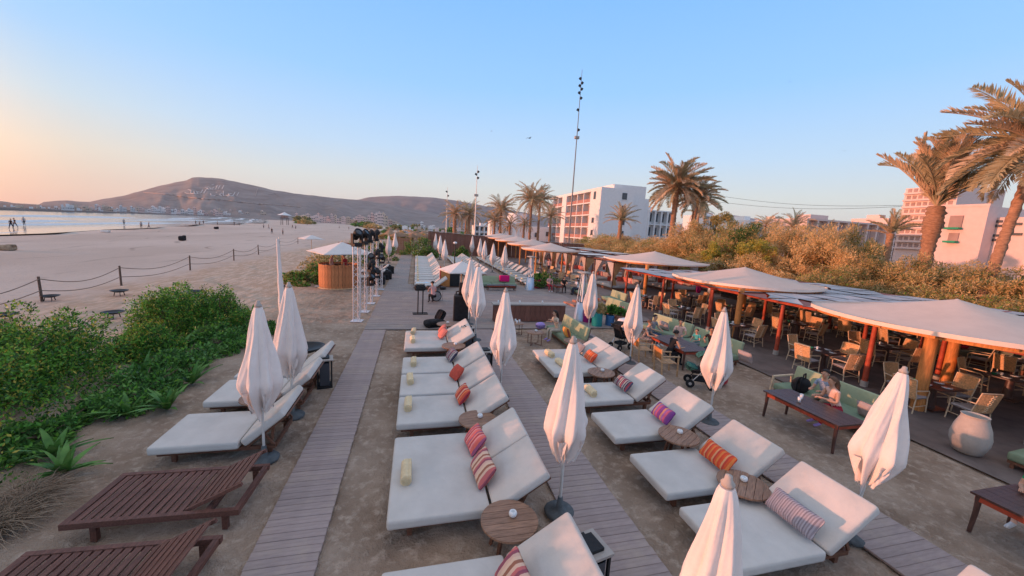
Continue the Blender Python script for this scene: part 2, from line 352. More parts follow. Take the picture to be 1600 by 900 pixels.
def ground_mat():
    m = bpy.data.materials.new('sand'); m.use_nodes = True; t = m.node_tree; b = t.nodes['Principled BSDF']; L = t.links.new
    g = t.nodes.new('ShaderNodeTexCoord'); s = t.nodes.new('ShaderNodeSeparateXYZ'); L(g.outputs['Object'], s.inputs[0])
    def nz(sc_, d=6, ro=.6, st=None):
        n = t.nodes.new('ShaderNodeTexNoise'); n.inputs['Scale'].default_value = sc_; n.inputs['Detail'].default_value = d; n.inputs['Roughness'].default_value = ro
        if st:
            q = t.nodes.new('ShaderNodeMapping'); q.inputs['Scale'].default_value = st; q.inputs['Rotation'].default_value[2] = .15; L(g.outputs['Object'], q.inputs[0]); L(q.outputs[0], n.inputs[0])
        else: L(g.outputs['Object'], n.inputs[0])
        return n.outputs[0]
    def rmp(i, a, b_, lo=0, hi=1):
        r = t.nodes.new('ShaderNodeMapRange'); r.inputs[1].default_value = a; r.inputs[2].default_value = b_; r.inputs[3].default_value = lo; r.inputs[4].default_value = hi; L(i, r.inputs[0]); return r.outputs[0]
    def mix(f, c1, c2):
        x = t.nodes.new('ShaderNodeMix'); x.data_type = 'RGBA'
        L(f, x.inputs[0])
        for i, c in ((6, c1), (7, c2)):
            if isinstance(c, tuple): x.inputs[i].default_value = (*c, 1)
            else: L(c, x.inputs[i])
        return x.outputs[2]
    def mul(a, b_):
        x = t.nodes.new('ShaderNodeMath'); x.operation = 'MULTIPLY'; L(a, x.inputs[0])
        if isinstance(b_, float): x.inputs[1].default_value = b_
        else: L(b_, x.inputs[1])
        return x.outputs[0]
    big = nz(.55, 5, .65); sm_ = nz(5, 5, .7); fi = nz(30, 3, .7)
    dirt = mix(rmp(big, .38, .62), (.30,.205,.145), (.47,.345,.26))
    dirt = mix(rmp(sm_, .5, .72), dirt, (.60,.46,.36))
    dirt = mix(rmp(fi, .58, .75, 0, .5), dirt, (.17,.11,.075))
    beach = mix(rmp(nz(.08, 5, .6, (1,.35,1)), .4, .6), (.53,.43,.36), (.62,.515,.44))
    beach = mix(rmp(nz(1.6, 5, .7), .55, .75, 0, .6), beach, (.44,.355,.30))
    # tyre tracks run along the beach, wandering with slow noise
    tw = t.nodes.new('ShaderNodeMath'); tw.operation = 'MULTIPLY_ADD'; L(nz(.03, 2), tw.inputs[0]); tw.inputs[1].default_value = 30.0; L(s.outputs[0], tw.inputs[2])
    tm = t.nodes.new('ShaderNodeMath'); tm.operation = 'MULTIPLY'; L(tw.outputs[0], tm.inputs[0]); tm.inputs[1].default_value = .16
    tf = t.nodes.new('ShaderNodeMath'); tf.operation = 'FRACT'; L(tm.outputs[0], tf.inputs[0])
    tp = t.nodes.new('ShaderNodeMath'); tp.operation = 'PINGPONG'; L(tf.outputs[0], tp.inputs[0]); tp.inputs[1].default_value = .5
    beach = mix(mul(rmp(tp.outputs[0], .05, .02), rmp(nz(.12, 3), .45, .6, 0, .7)), beach, (.33, .26, .215))
    fx = rmp(s.outputs[0], -17.6, -15.4)
    wob = t.nodes.new('ShaderNodeMath'); wob.operation = 'MULTIPLY_ADD'; L(nz(.35, 3), wob.inputs[0]); wob.inputs[1].default_value = 5.0; L(s.outputs[0], wob.inputs[2])
    fx = rmp(wob.outputs[0], -15.6, -13.4)
    mid = mix(rmp(nz(1.1, 5, .7, (2.5,.5,1)), .45, .6), (.50,.36,.26), (.66,.50,.385))
    fm = rmp(wob.outputs[0], -5.5, -2.5)
    far = rmp(s.outputs[1], 26, 40)
    mid2 = mix(fm, mid, dirt)
    col = mix(fx, beach, mid2)
    # behind the club the ground is grey paving and scrub
    L(col, b.inputs['Base Color']); b.inputs['Roughness'].default_value = .95; b.inputs['Specular IOR Level'].default_value = .15
    ad = t.nodes.new('ShaderNodeMath'); ad.operation = 'ADD'; L(mul(big, 1.6), ad.inputs[0]); L(sm_, ad.inputs[1])
    ad2 = t.nodes.new('ShaderNodeMath'); ad2.operation = 'MULTIPLY_ADD'; L(fi, ad2.inputs[0]); ad2.inputs[1].default_value = .35; L(ad.outputs[0], ad2.inputs[2])
    bp = t.nodes.new('ShaderNodeBump'); bp.inputs['Strength'].default_value = .9; bp.inputs['Distance'].default_value = .10; L(ad2.outputs[0], bp.inputs['Height']); L(bp.outputs[0], b.inputs['Normal'])
    return m
me.materials.append(ground_mat()); gnd_o = bpy.data.objects.new('ground', me); COL.objects.link(gnd_o); struct(gnd_o)['label'] = 'sandy beach and trodden earth between the loungers'
# wet sand and sea
def shore_strip(name, off0, off1, z, matname, y0=-300, y1=1900, n=160):
    b = MB(); vs = []
    for i in range(n+1):
        Y = y0+(y1-y0)*(i/n)**1.6; X = float(shoreX(Y))+math.sin(Y*.06)*1.2+math.sin(Y*.17)*.5
        vs += [(X+off0, Y, z), (X+off1, Y, z)]
    b.add(vs, [(2*i, 2*i+1, 2*i+3, 2*i+2) for i in range(n)], 0, True); return struct(b.build(name, matname))
mat('wet_sand', (.42,.34,.30), .12, .1, .2, .02, 3, spec=.6, rnd=0)
mat('foam', (.75,.74,.74), .7, .1, .5, .4, 3, rnd=0)
shore_strip('wet_sand', -2.5, 5.0, -.010, 'wet_sand')
m = mat('sea', (.10,.16,.19), .12, .1, .05, 0, rnd=0, spec=.6); t = m.node_tree; b_ = t.nodes['Principled BSDF']
g = t.nodes.new('ShaderNodeTexCoord'); q = t.nodes.new('ShaderNodeMapping'); q.inputs['Scale'].default_value = (.35, .06, 1); q.inputs['Rotation'].default_value[2] = rad(18); t.links.new(g.outputs['Object'], q.inputs[0])
nn = t.nodes.new('ShaderNodeTexNoise'); nn.inputs['Scale'].default_value = 1; nn.inputs['Detail'].default_value = 5; t.links.new(q.outputs[0], nn.inputs[0])
bp = t.nodes.new('ShaderNodeBump'); bp.inputs['Strength'].default_value = .5; bp.inputs['Distance'].default_value = .5; t.links.new(nn.outputs[0], bp.inputs['Height']); t.links.new(bp.outputs[0], b_.inputs['Normal'])
b = MB(); ys = [-4400, -600, -100]+list(np.linspace(0, 800, 60))+[1200, 2000, 4400]
vs = []
for Y in ys: vs += [(float(shoreX(Y))+1.6, Y, -.03), (-4500, Y, -.03)]
b.add(vs, [(2*i, 2*i+2, 2*i+3, 2*i+1) for i in range(len(ys)-1)], 0, True); struct(b.build('sea', 'sea'))
# breakers: long low ridges of foam parallel to the shore
for k, (off, hgt, wd) in enumerate([(-2.0, .05, 1.4), (-9, .28, 2.2), (-22, .4, 3.0), (-44, .45, 4.0)]):
    b = MB(); vs = []; n = 140
    for i in range(n+1):
        Y = 20+700*(i/n)**1.4; X = float(shoreX(Y))+off+math.sin(Y*.03+k*2)*2.2+math.sin(Y*.11+k)*.7
        a = max(0, math.sin(Y*.045+k*1.7)+.75)
        a = min(1, a)
        for u, hh in ((-.5, 0), (-.2, .7), (0, 1), (.25, .6), (.5, 0)): vs.append((X+u*wd*(.3+a), Y, -.03+hgt*hh*(.15+a)))
    fs_ = [(5*i+j, 5*i+j+1, 5*i+j+6, 5*i+j+5) for i in range(n) for j in range(4)]
    b.add(vs, fs_, 0, True); o = b.build('breaking_wave', 'foam'); struct(o); o['label'] = 'line of white surf rolling in along the beach'
mat('shore_land', (.16,.13,.12), .95, .25, .02, .3, .3, rnd=0)
SHP = [(-240, 322), (-100, 325), (0, 328), (60, 330), (100, 331.2), (200, 333.6), (300, 337), (360, 339.6), (400, 341.4), (430, 343.2)]
b = MB(); vs = []
for px, py in SHP:
    p = at(px, py); L_ = p.length
    for f_, z in ((1, -.3), (1.01, .9), (1.2, 1.2), (2.2, 2), (5.5, 2)): vs.append((p.x*f_, p.y*f_, z))
b.add(vs, [(5*i+j, 5*i+5+j, 5*i+6+j, 5*i+1+j) for i in range(len(SHP)-1) for j in range(4)], 0, True)
o = b.build('far_shore', 'shore_land'); struct(o)['label'] = 'harbour shore across the bay'
# ---------------------------------------------------------------- hills
def hill(name, prof, Dr, D0, col, label, matn, back=1.25, zmul=1.0):
    """prof: list of (px, ridge py); a solid ridge of land with a front slope, a crest and a back slope"""
    pxs = np.arange(prof[0][0], prof[-1][0]+.1, 4.0); pys = np.interp(pxs, [a for a, b in prof], [b for a, b in prof])
    ts = list(np.linspace(0, 1, 26))+[1.04, 1.15, back]
    vs = []
    for i, (px, py) in enumerate(zip(pxs, pys)):
        d = ray(px, py); L_ = math.hypot(d.x, d.y); ux, uy = d.x/L_, d.y/L_; zr = CH+Dr*d.z/L_
        zr += 2.5*noise.noise(Vector((px*.06, 0, 3)))*min(1, max(0, zr)/60)
        for tt in ts:
            D = D0+(Dr-D0)*tt
            if tt <= 1: z = -1+(zr+1)*(tt**1.35)
            else: z = zr*(1-((tt-1)/(back-1))**1.2)-1
            if .05 < tt < .97: z += max(0, zr)*.10*noise.fractal(Vector((px*.035, tt*2.2, 0)), 1, 2, 4)*math.sin(math.pi*tt)
            vs.append((ux*D, uy*D, z))
    k = len(ts); n = len(pxs)
    fs = [(i*k+j, (i+1)*k+j, (i+1)*k+j+1, i*k+j+1) for i in range(n-1) for j in range(k-1)]
    b = MB(); b.add(vs, fs, 0, True); o = b.build(name, matn); struct(o)['label'] = label
    return lambda px, py: _on_hill(o, px, py)
def _on_hill(o, px, py):
    d = ray(px, py).normalized(); ok, p, nrm, _ = o.ray_cast(Vector((0, 0, CH)), d)
    return (p, nrm) if ok else (None, None)
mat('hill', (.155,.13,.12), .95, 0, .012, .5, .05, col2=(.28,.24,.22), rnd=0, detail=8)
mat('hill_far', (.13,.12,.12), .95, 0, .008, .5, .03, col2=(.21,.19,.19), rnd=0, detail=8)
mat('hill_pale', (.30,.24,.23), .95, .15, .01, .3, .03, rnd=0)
mat('hill_mark', (.62,.58,.56), .9, .1, .1, 0, rnd=0)
mat('scree', (.36,.29,.26), .9, .15, .1, 0, rnd=0)
P1 = [(-260,318),(-120,316),(-40,311),(0,314),(15,316),(30,319.5),(60,320),(68,315.5),(85,314),(105,313),(125,315),(140,315.5),(160,311),(180,308),(200,304),(225,297),(250,290),(270,286),(290,282),(300,277.5),(315,277),(330,277.5),(350,280),(370,284),(390,288.5),(400,290.5),(430,297.5),(470,303.5),(520,309),(560,312.5),(600,318),(660,330),(700,338)]
onh = hill('castle_hill', P1, 2200, 900, 0, 'dark flat-topped hill with white writing above the bay', 'hill')
P2 = [(470,318),(520,313),(560,312),(575,308.5),(590,307),(620,306),(650,307),(680,309),(710,313),(740,318.5),(770,324),(800,328.5),(850,338),(900,349)]
hill('long_hill', P2, 3400, 1700, 0, 'long low hill behind the town', 'hill_far')
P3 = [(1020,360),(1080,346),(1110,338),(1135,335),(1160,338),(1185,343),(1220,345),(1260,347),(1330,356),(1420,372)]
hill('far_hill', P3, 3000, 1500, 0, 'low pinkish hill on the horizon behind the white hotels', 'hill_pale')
def ribbon(b, pts, wd, fn=None):
    """a raised strip of stones following the hillside under these points"""
    P = []
    for (x0, y0), (x1, y1) in zip(pts[:-1], pts[1:]):
        n = max(1, int(math.hypot(x1-x0, y1-y0)/2.5))
        for i in range(n+(1 if (x1, y1) == pts[-1] else 0)): P.append((x0+(x1-x0)*i/n, y0+(y1-y0)*i/n))
    Q = []
    for x, y in P:
        p, nn_ = onh(x, y)
        if p is not None: Q.append(p+nn_.normalized()*1.0)
    if len(Q) > 1: b.tube(Q, wd, 5, 0)
# the writing on the hill, word by word, in strokes
words = {
 'god': [[(350,290),(347,296)], [(344,290),(341,296),(336,296.5)], [(340,290),(337,296),(332,296.5)], [(334,292.5),(331,296),(322,296.5)], [(331,289),(334,288.5)], [(330,296),(326,292.5),(323,294.5),(326,296)], [(326,292.5),(321,293.5)]],
 'homeland': [[(373,301),(370,306)], [(367,301),(364,306),(358,306.5)], [(361,303),(357,303.5),(359,306),(356,308)], [(357,306),(350,306.5),(347,302),(343,304),(346,306.5)], [(349,306),(349,299)], [(344,306),(338,305.5),(334,306.5),(330,306),(329,303)], [(338,301),(339,301)]],
 'king': [[(322,297),(319,302.5)], [(317,297),(314,302.5),(309,303)], [(311,300),(307,300),(309,303),(304,303)], [(304,303),(303,299)], [(303,303),(298,302.5),(299,298)], [(297,302.5),(292,302.5),(289,301.5)], [(299,298),(294,296.5)]]}
for k, st in words.items():
    b = MB()
    for s_ in st: ribbon(b, s_, 1.1)
    o = b.build('hill_writing', 'hill_mark'); tag(o, {'god': 'upper word of the white writing laid out on the dark hillside', 'homeland': 'lower right word of the white writing on the hillside', 'king': 'lower left word of the white writing on the hillside'}[k], 'hillside writing', 'white words on the hill')
b = MB(); ribbon(b, [(225,301),(250,303),(290,308),(320,311.5),(350,313),(380,316.5),(400,319),(430,320.5),(470,324)], 1.6); ribbon(b, [(403,294),(401,300),(399,307)], 1.2); ribbon(b, [(420,304),(430,303),(436,307)], 1.1)
struct(b.build('hill_road', 'scree'))
# ---------------------------------------------------------------- far town
def on_terrain(px, py):
    d = ray(px, py)
    if d.z > -.0015:
        p, _ = onh(px, py)
        if p is not None: return Vector(p)
        d.z = -.0015
    t = -CH/d.z; return Vector((t*d.x, t*d.y, 0))
WIN = MB().box((0, 0, 0), (1, 1, 1)).mesh('window', 'window_dark')
def town_house(px0, px1, pyt, pyb, wall, dist, label, k):
    c = ray((px0+px1)/2, pyb); L_ = math.hypot(c.x, c.y); ux, uy = c.x/L_, c.y/L_
    a0 = ray(px0, pyb); a1 = ray(px1, pyb); W = dist*abs(math.atan2(a0.x, a0.y)-math.atan2(a1.x, a1.y))
    zt = CH+dist*ray((px0+px1)/2, pyt).z/L_; zb = CH+dist*c.z/L_
    zb = min(zb, zt-2)-3; H = zt-zb; Dp = W*.55+3
    r = thing('town_house', label, 'building', (ux*(dist+Dp/2), uy*(dist+Dp/2), zb), -math.atan2(ux, uy), 'houses of the far town')
    rr = random.Random(k); b = MB()
    s = rr.uniform(.35, .65); e1 = rr.uniform(.62, .9)
    b.box((-W/2+W*s/2, 0, H/2), (W*s, Dp, H)); b.box((W/2-W*(1-s)/2, Dp*.05, H*e1/2), (W*(1-s), Dp*.9, H*e1))
    for sx_, w_, h_ in ((-W/2+W*s/2, W*s, H), (W/2-W*(1-s)/2, W*(1-s), H*e1)):
        for yy in (-Dp/2+.2, Dp/2-.2): b.box((sx_, yy, h_+.3), (w_-.01, .35, .6))
    b.box((-W/2+W*s*.5, 0, H+H*.06), (W*s*.3, Dp*.4, H*.12))
    b.build('wall', wall, r)
    nwn = max(2, min(6, int((px1-px0)/2.2))); fl = max(1, min(4, int((pyb-pyt)/2.6)))
    for f_ in range(fl):
        for i in range(nwn):
            x = -W/2+W*(i+.5)/nwn; lf = x < -W/2+W*s
            top = H if lf else H*e1
            z = H-(f_+.55)*(H-3)/fl
            if z < top-1: inst(WIN, 'window', r, (x, (-Dp/2 if lf else -Dp*.40)-.05, z), (0, 0, 0), (W/nwn*.5, .3, (H-3)/fl*.42))
specs = []
for i in range(66):   # white town at the foot of the castle hill
    px = 122+i*4.8+rng.uniform(-3, 3); hor = 314.5+px*.0585; base = float(np.interp(px, [a for a, _ in SHP], [c for _, c in SHP]))-rng.uniform(.2, 4.5); w_ = rng.uniform(6, 12); h_ = rng.uniform(4, 9)
    specs.append((px, px+w_, base-h_, base+1, rng.choice(['white_wall', 'white_wall', 'tan_wall', 'pink_wall']), at(px, float(np.interp(px, [a for a, _ in SHP], [c for _, c in SHP]))).length*rng.uniform(1.06, 1.3), 'left'))
for i in range(12):
    px = 5+i*10+rng.uniform(-3, 3); base = 327+rng.uniform(-2, 1); specs.append((px, px+rng.uniform(7, 13), base-rng.uniform(3, 6), base+1, rng.choice(['white_wall', 'tan_wall']), at(px, float(np.interp(px, [a for a, _ in SHP], [c for _, c in SHP]))).length*rng.uniform(1.06, 1.25), 'harbour'))
for i in range(32):   # pink sunlit hotels
    px = 462+i*4.9+rng.uniform(-2, 2); hor = 314.5+px*.0585; base = hor+rng.uniform(0, 4); h_ = rng.uniform(6, 11)+(7 if 572 < px < 600 else 0)
    specs.append((px, px+rng.uniform(8, 15), base-h_, base+1, 'pink_wall' if rng.random() < .7 else 'tan_wall', 620+rng.uniform(0, 160), 'pink'))
for i in range(22):
    px = 622+i*7.4+rng.uniform(-3, 3); base = 314.5+px*.0585+rng.uniform(3, 13); w_ = rng.uniform(7, 15)
    specs.append((px, px+w_, base-rng.uniform(5, 9), base+1, rng.choice(['white_wall', 'pink_wall', 'tan_wall']), None, 'near'))
where = {'left': 'town house below the castle hill', 'harbour': 'low harbour building across the bay', 'pink': 'hotel block beyond the beach', 'near': 'small building beyond the club wall'}
cnt = {}
for k, (a, b_, t_, bb, wl, D, grp) in enumerate(specs):
    if D is None: q = ray((a+b_)/2, bb); D = min(420, max(130, CH/max(.002, -q.z/math.hypot(q.x, q.y))))
    cnt[grp] = cnt.get(grp, 0)+1
    wl_ = {'white_wall': 'white', 'pink_wall': 'pink', 'tan_wall': 'tan'}[wl]; key = (grp, wl_); cnt[key] = cnt.get(key, 0)+1
    town_house(a, b_, t_, bb, wl, D, f'{wl_} {where[grp]}, {ordw(cnt[key])} from the left', k)
# ---------------------------------------------------------------- hotel with balconies
def hotel():
    X0, Y0, Y1, H = 46.3, 93.4, 134.0, 17.2
    r = thing('hotel', 'five storey white hotel with recessed balconies lit pink by the low sun', 'hotel', (X0, Y0, 0))
    b = MB(); D = 8.0; fl = 5; fh = 3.3; base = H-fl*fh-.2
    L_ = Y1-Y0
    b.box((D/2+1.6, L_/2, H/2), (D, L_-.02, H))                # the body behind the balcony recess
    b.box((.8, L_/2, H-.35), (1.62, L_, .7)); b.box((.8, 3.0, H/2-.35), (1.6, 5.98, H-.72))  # roof band and end wall, shortened below
    b.box((.7, L_-15.5, H/2-.36), (1.9, 3.6, H-.74))           # solid pier
    b.build('wall', 'white_wall', r)
    # bays: right group of four, left group of three or more
    bays = [(6.2+i*4.55, 6.2+(i+1)*4.55) for i in range(4)]+[(L_-13.6+i*4.5, L_-13.6+(i+1)*4.5) for i in range(3)]
    for k, (a, c) in enumerate(bays):
        f = MB(); f.box((.8, a, H/2-.4), (1.6, .32, H-.8)); f.build('pier', 'white_wall', r)
        for s_ in range(fl):
            z = H-.7-(s_+1)*fh+.35
            if z < 0: continue
            sl_ = MB(); sl_.box((.8, (a+c)/2, z), (1.5, c-a-.34, .3)); sl_.build('balcony_slab', 'white_wall', r)
            rl = MB(); rl.box((.12, (a+c)/2, z+.62), (.08, c-a-.36, .92)); rail = rl.build('balcony_rail', 'balcony_rail', r)
            w_ = MB(); w_.box((1.58, a+(c-a)*.36, z+1.35), (.06, (c-a)*.45, 2.2)); w_.build('window', 'window_dark', r)
            w_ = MB(); w_.box((1.57, a+(c-a)*.78, z+1.5), (.05, (c-a)*.26, 2.5)); w_.build('shutter', 'balcony_in', r)
    for s_ in range(5):
        z = H-1.9-s_*fh
        for (x_, y_, a, c) in ((-.02, 3.6, .1, 1.2), ):
            if s_ % 2 == 0 or s_ == 3: w_ = MB(); w_.box((x_, y_, z), (.12, 1.3, 2.0 if s_ == 0 else 1.4)); w_.build('window', 'window_dark', r)
        w_ = MB(); w_.box((D-1.2, -.02, z), (1.4, .12, 1.7)); f = w_.build('window', 'window_dark', r)
        g_ = MB(); g_.box((D-1.2, -.06, z-.95), (1.7, .16, .12)); g_.build('sill', 'white_wall', f)
hotel()
def tower_block():
    r = thing('stair_tower', 'tall white windowless end block standing right of the balconied hotel', 'building', (53.9, 101, 0))
    b = MB(); b.box((5.1, 6, 9.5), (10.2, 12, 19)); b.box((5.1, .2, 19.15), (10.2, .4, .3)); b.box((.2, 6.4, 19.15), (.4, 11.2, .3)); b.box((12.2, 8, 8.2), (4, 8, 16.4)); b.build('wall', 'white_wall', r)
    for z in (15.3, 11.8, 8.3):
        w_ = MB(); w_.box((3.2, -.05, z), (1.6, .14, 2.6)); f = w_.build('window', 'window_dark', r)
        a_ = MB(); a_.box((3.2, -.35, z-1.45), (1.9, .6, .18)); a_.build('green_sill', 'green_awning', f)
tower_block()
def low_hotel(px0, px1, top0, top1, Yd, wall, label, nb, fl=2, face=False, name='low_hotel'):
    a = atY(px0, top0, Yd); d1 = ray(px1, top1)
    Y1 = (a.z-CH)*d1.y/d1.z if (face and d1.z > 0) else Yd
    c = atY(px1, top1, Y1); zt = max(4.8, a.z); W = math.hypot(c.x-a.x, c.y-a.y)
    r = thing(name, label, 'building', (a.x, Yd, 0), math.atan2(c.y-a.y, c.x-a.x))
    b = MB(); b.box((W/2, 5, zt/2), (W, 10, zt)); b.box((W/2, -.7, zt-.2), (W+.6, 1.4, .4)); b.box((W*.3, 5, zt+.7), (W*.2, 4, 1.4))
    for i in range(nb+1): b.box((W*i/nb, -.7, (zt-.4)/2), (.5, 1.3, zt-.4))
    for f_ in range(1, fl): b.box((W/2, -.68, zt*f_/fl), (W-.02, 1.28, .35))
    b.build('wall', wall, r)
    for i in range(nb):
        for f_ in range(fl):
            w_ = MB(); w_.box((W*(i+.5)/nb, -.04, zt*(f_+.5)/fl), (W/nb*.5, .12, zt/fl*.6)); w_.build('window', 'balcony_in' if wall == 'pink_wall' else 'window_dark', r)
low_hotel(1012, 1050, 328, 331, 118, 'white_wall', 'white low hotel wing behind the double date palm', 4, 3)
low_hotel(1096, 1162, 336, 341, 125, 'white_wall', 'long white three storey hotel wing right of the double palm', 7, 3)
low_hotel(1166, 1212, 344, 350, 95, 'white_wall', 'small white villa with a pink roof edge beyond the hedge', 4, 2)
low_hotel(1214, 1250, 343, 348, 120, 'tan_wall', 'low tan hotel wing half hidden behind a fan palm', 4, 2)
low_hotel(1255, 1392, 341, 352, 75, 'pink_wall', 'long low pink hotel with a deep porch beyond the hedge', 9, 2, True)
low_hotel(1382, 1425, 341, 346, 95, 'pink_wall', 'pink hotel roof showing left of the big fat-trunked palm', 4, 2)
low_hotel(742, 792, 352, 356, 190, 'white_wall', 'low white seafront buildings between the thin mast and kasbah tower', 7, 2)
# kasbah style white house with a tapering tower
def kasbah():
    p = atY(800, 362, 130); r = thing('tower_house', 'white house with a tapering square tower beyond the far parasols', 'building', (p.x, 130, 0))
    b = MB()
    zt = atY(800, 333, 130).z; b.lathe([(4.2, 0), (3.3, zt)], 4, (1.5, 0, 0)); 
    b.box((-3, 2, zt*.36), (9, 8, zt*.72)); b.box((8, 1, zt*.30), (9, 7, zt*.6)); b.box((12, 2, zt*.42), (7, 6, zt*.4)); b.build('wall', 'white_wall', r)
    for x, z in ((-5, .5), (-2, .5), (8, .35), (12, .4)): w_ = MB(); w_.box((x, -2.62, zt*z), (1.0, .2, 1.5)); w_.build('window', 'window_dark', r)
kasbah()
def atX(px, py, X): d = ray(px, py); t = X/d.x; return Vector((X, t*d.y, CH+t*d.z))
def pink_block():
    r = thing('pink_building', 'big pink sunlit building behind the two right palms', 'building', (70, 33.4, 0))
    b = MB(); b.box((8, 2.3, 5.55), (16, 4.6, 11.1)); b.box((.2, 2.3, 11.25), (.5, 4.7, .3)); b.box((9, -8.02, 4.9), (14, 16, 9.8))
    b.build('wall', 'pink_wall', r)
    for px, py, w_, h_ in ((1494, 347, 1.3, 1.7), (1490, 371, 1.0, 1.2)):
        p = atX(px, py, 70); g = MB(); g.box((-.04, p.y-33.4, p.z), (.2, w_, h_)); f = g.build('window', 'balcony_in', r)
        g = MB(); g.box((-.5, p.y-33.4, p.z-h_/2), (.7, w_+.25, .25)); g.build('awning', 'green_awning', f)
    for px, py in ((1560, 346), (1560, 353), (1558, 368), (1556, 375), (1590, 350), (1590, 366)):
        p = atX(px, py, 72); g = MB(); g.box((1.96, p.y-33.4, p.z), (.2, .8, .3)); g.build('window', 'window_dark', r)
pink_block()
def high_rise():
    r = thing('high_rise', 'distant pink high-rise of many storeys behind the fat-trunked palm', 'tower block', (150, 78.5, 0))
    W = 12.6; H = 25.0; b = MB(); n = 9; fh = (H-6)/n
    b.box((10, W/2, H/2), (20, W, H)); b.box((8, W*.55, H+1.2), (8, W*.5, 2.4)); b.build('wall', 'pink_wall', r)
    for i in range(n):
        g = MB(); g.box((-.5, W/2, 6+fh*i+.35), (1.0, W*.96, .45)); g.build('balcony_slab', 'pink_wall', r)
        for j in range(8):
            g = MB(); g.box((-.06, W*(.1+.115*j), 6+fh*i+1.35), (.14, W*.075, fh*.5)); g.build('window', 'balcony_in', r)
high_rise()
# ---------------------------------------------------------------- masts
def mast(px, py0, py1, Yd, rr, label, n):
    p = atY(px, py0, Yd); q = atY(px, py1, Yd); H = q.z
    r = thing('lighting_mast', label, 'mast', (p.x, Yd, 0), 0, 'tall thin masts')
    MB().tube([(0, 0, 0), (0, 0, H*.5), (0, 0, H)], [rr*1.5, rr, rr*.35], 8).build('pole', 'mast' if px > 800 else 'pole_metal', r)
    for k, z in enumerate(n):
        b = MB(); s_ = rr*3.0; b.box((rr*2*(-1)**k, 0, H*z), (s_*1.2, s_, s_*1.0), RY(.5)); b.tube([(0, 0, H*z-s_), (rr*2*(-1)**k, 0, H*z)], rr*.5, 5); b.build('antenna_box' if z > .5 else 'junction_box', 'dark_metal', r)
    b = MB(); b.box((0, 0, H*.66), (rr*7, rr*5, rr*4)); b.build('bracket', 'clay', r)
mast(889, 372, 105, 62, .10, 'tallest thin mast carrying a string of dark boxes near its tip', [.70+.045*0, .80, .86, .885, .905, .92, .935, .955])
mast(741, 378, 258, 78, .11, 'thin pale mast rising beyond the brown wall left of the date palms', [.86, .9, .93])
mast(697, 367, 292, 110, .12, 'shortest pale mast standing left of the two dry palms', [.85, .92])
# power cables far behind
for k, (y0, y1, y2) in enumerate(((304, 312, 320), (314, 318, 321))):
    b = MB(); A = atY(1110, y0, 150); Bp = atY(1440, y2, 95); pts = [A.lerp(Bp, i/16)-Vector((0, 0, 2.2*math.sin(math.pi*i/16))) for i in range(17)]
    b.tube(pts, .07, 4); tag(b.build('power_cable', 'dark_metal'), ['upper', 'lower'][k]+' overhead cable sagging behind the low hotels', 'cable', 'overhead cables')
# ---------------------------------------------------------------- foliage
def leaves(n, centre, size, clumps, leaf, seed, long=2.2, fill=.35, floor=True, up=.3):
    """vertices and faces of n small leaves gathered in clumps over an uneven mound"""
    r = np.random.RandomState(seed); cs = r.normal(size=(clumps, 3)); cs /= np.linalg.norm(cs, axis=1)[:, None]
    cs[:, 2] = np.abs(cs[:, 2]) if floor else cs[:, 2]
    cs *= (r.uniform(fill, 1.0, clumps)**.5)[:, None]*r.uniform(.75, 1.1, clumps)[:, None]
    which = r.randint(0, clumps, n); off = r.normal(size=(n, 3)); off /= np.linalg.norm(off, axis=1)[:, None]
    cr = r.uniform(.13, .3, clumps)
    p = cs[which]+off*(r.uniform(.3, 1, n)**.6*cr[which])[:, None]
    if floor: p[:, 2] = np.abs(p[:, 2])
    p = p*np.array(size)+np.array(centre)
    d = r.normal(size=(n, 3))+off*.8; d[:, 2] += up; d /= np.linalg.norm(d, axis=1)[:, None]
    s = np.cross(d, r.normal(size=(n, 3))); s /= np.linalg.norm(s, axis=1)[:, None]
    L_ = leaf*r.uniform(.6, 1.4, n)[:, None]; a = p; c = p+d*L_*long; mid = p+d*L_*long*.45
    V = np.stack([a, mid+s*L_*.5, c, mid-s*L_*.5], 1).reshape(-1, 3)
    return V, np.arange(4*n).reshape(n, 4)
def leaf_mesh(name, V, F, mats, mi=None):
    me = bpy.data.meshes.new(name); me.vertices.add(len(V)); me.vertices.foreach_set('co', np.asarray(V, float).ravel())
    me.loops.add(F.size); me.loops.foreach_set('vertex_index', F.ravel()); me.polygons.add(len(F)); me.polygons.foreach_set('loop_start', np.arange(0, F.size, 4)); me.polygons.foreach_set('loop_total', np.full(len(F), 4))
    for q in mats: me.materials.append(MATS[q])
    if mi is not None: me.polygons.foreach_set('material_index', mi)
    me.update(); me.validate(); return me
def bush(name, label, cat, loc, size, n, leaf, mats, seed, group=None, clumps=40, wts=None, stems=True, floor=True):
    r = thing(name, label, cat, loc, 0, group)
    V, F = leaves(n, (0, 0, 0 if floor else size[2]*.2), size, clumps, leaf, seed, floor=floor)
    rs = np.random.RandomState(seed+9); mi = rs.choice(len(mats), n, p=wts)
    # the upper side of the mound carries more of the fresh growth
    o = bpy.data.objects.new('foliage', leaf_mesh('foliage', V, F, mats, mi)); COL.objects.link(o); o.parent = r
    if stems:
        b = MB()
        for i in range(7):
            a = rs.uniform(0, 6.28); k = rs.uniform(.3, .8); b.tube([(0, 0, -.05), (math.cos(a)*size[0]*k*.5, math.sin(a)*size[1]*k*.5, size[2]*.5), (math.cos(a)*size[0]*k, math.sin(a)*size[1]*k, size[2]*.85)], [.03, .02, .008], 5)
        b.build('stem', 'trunk', r)
    return r
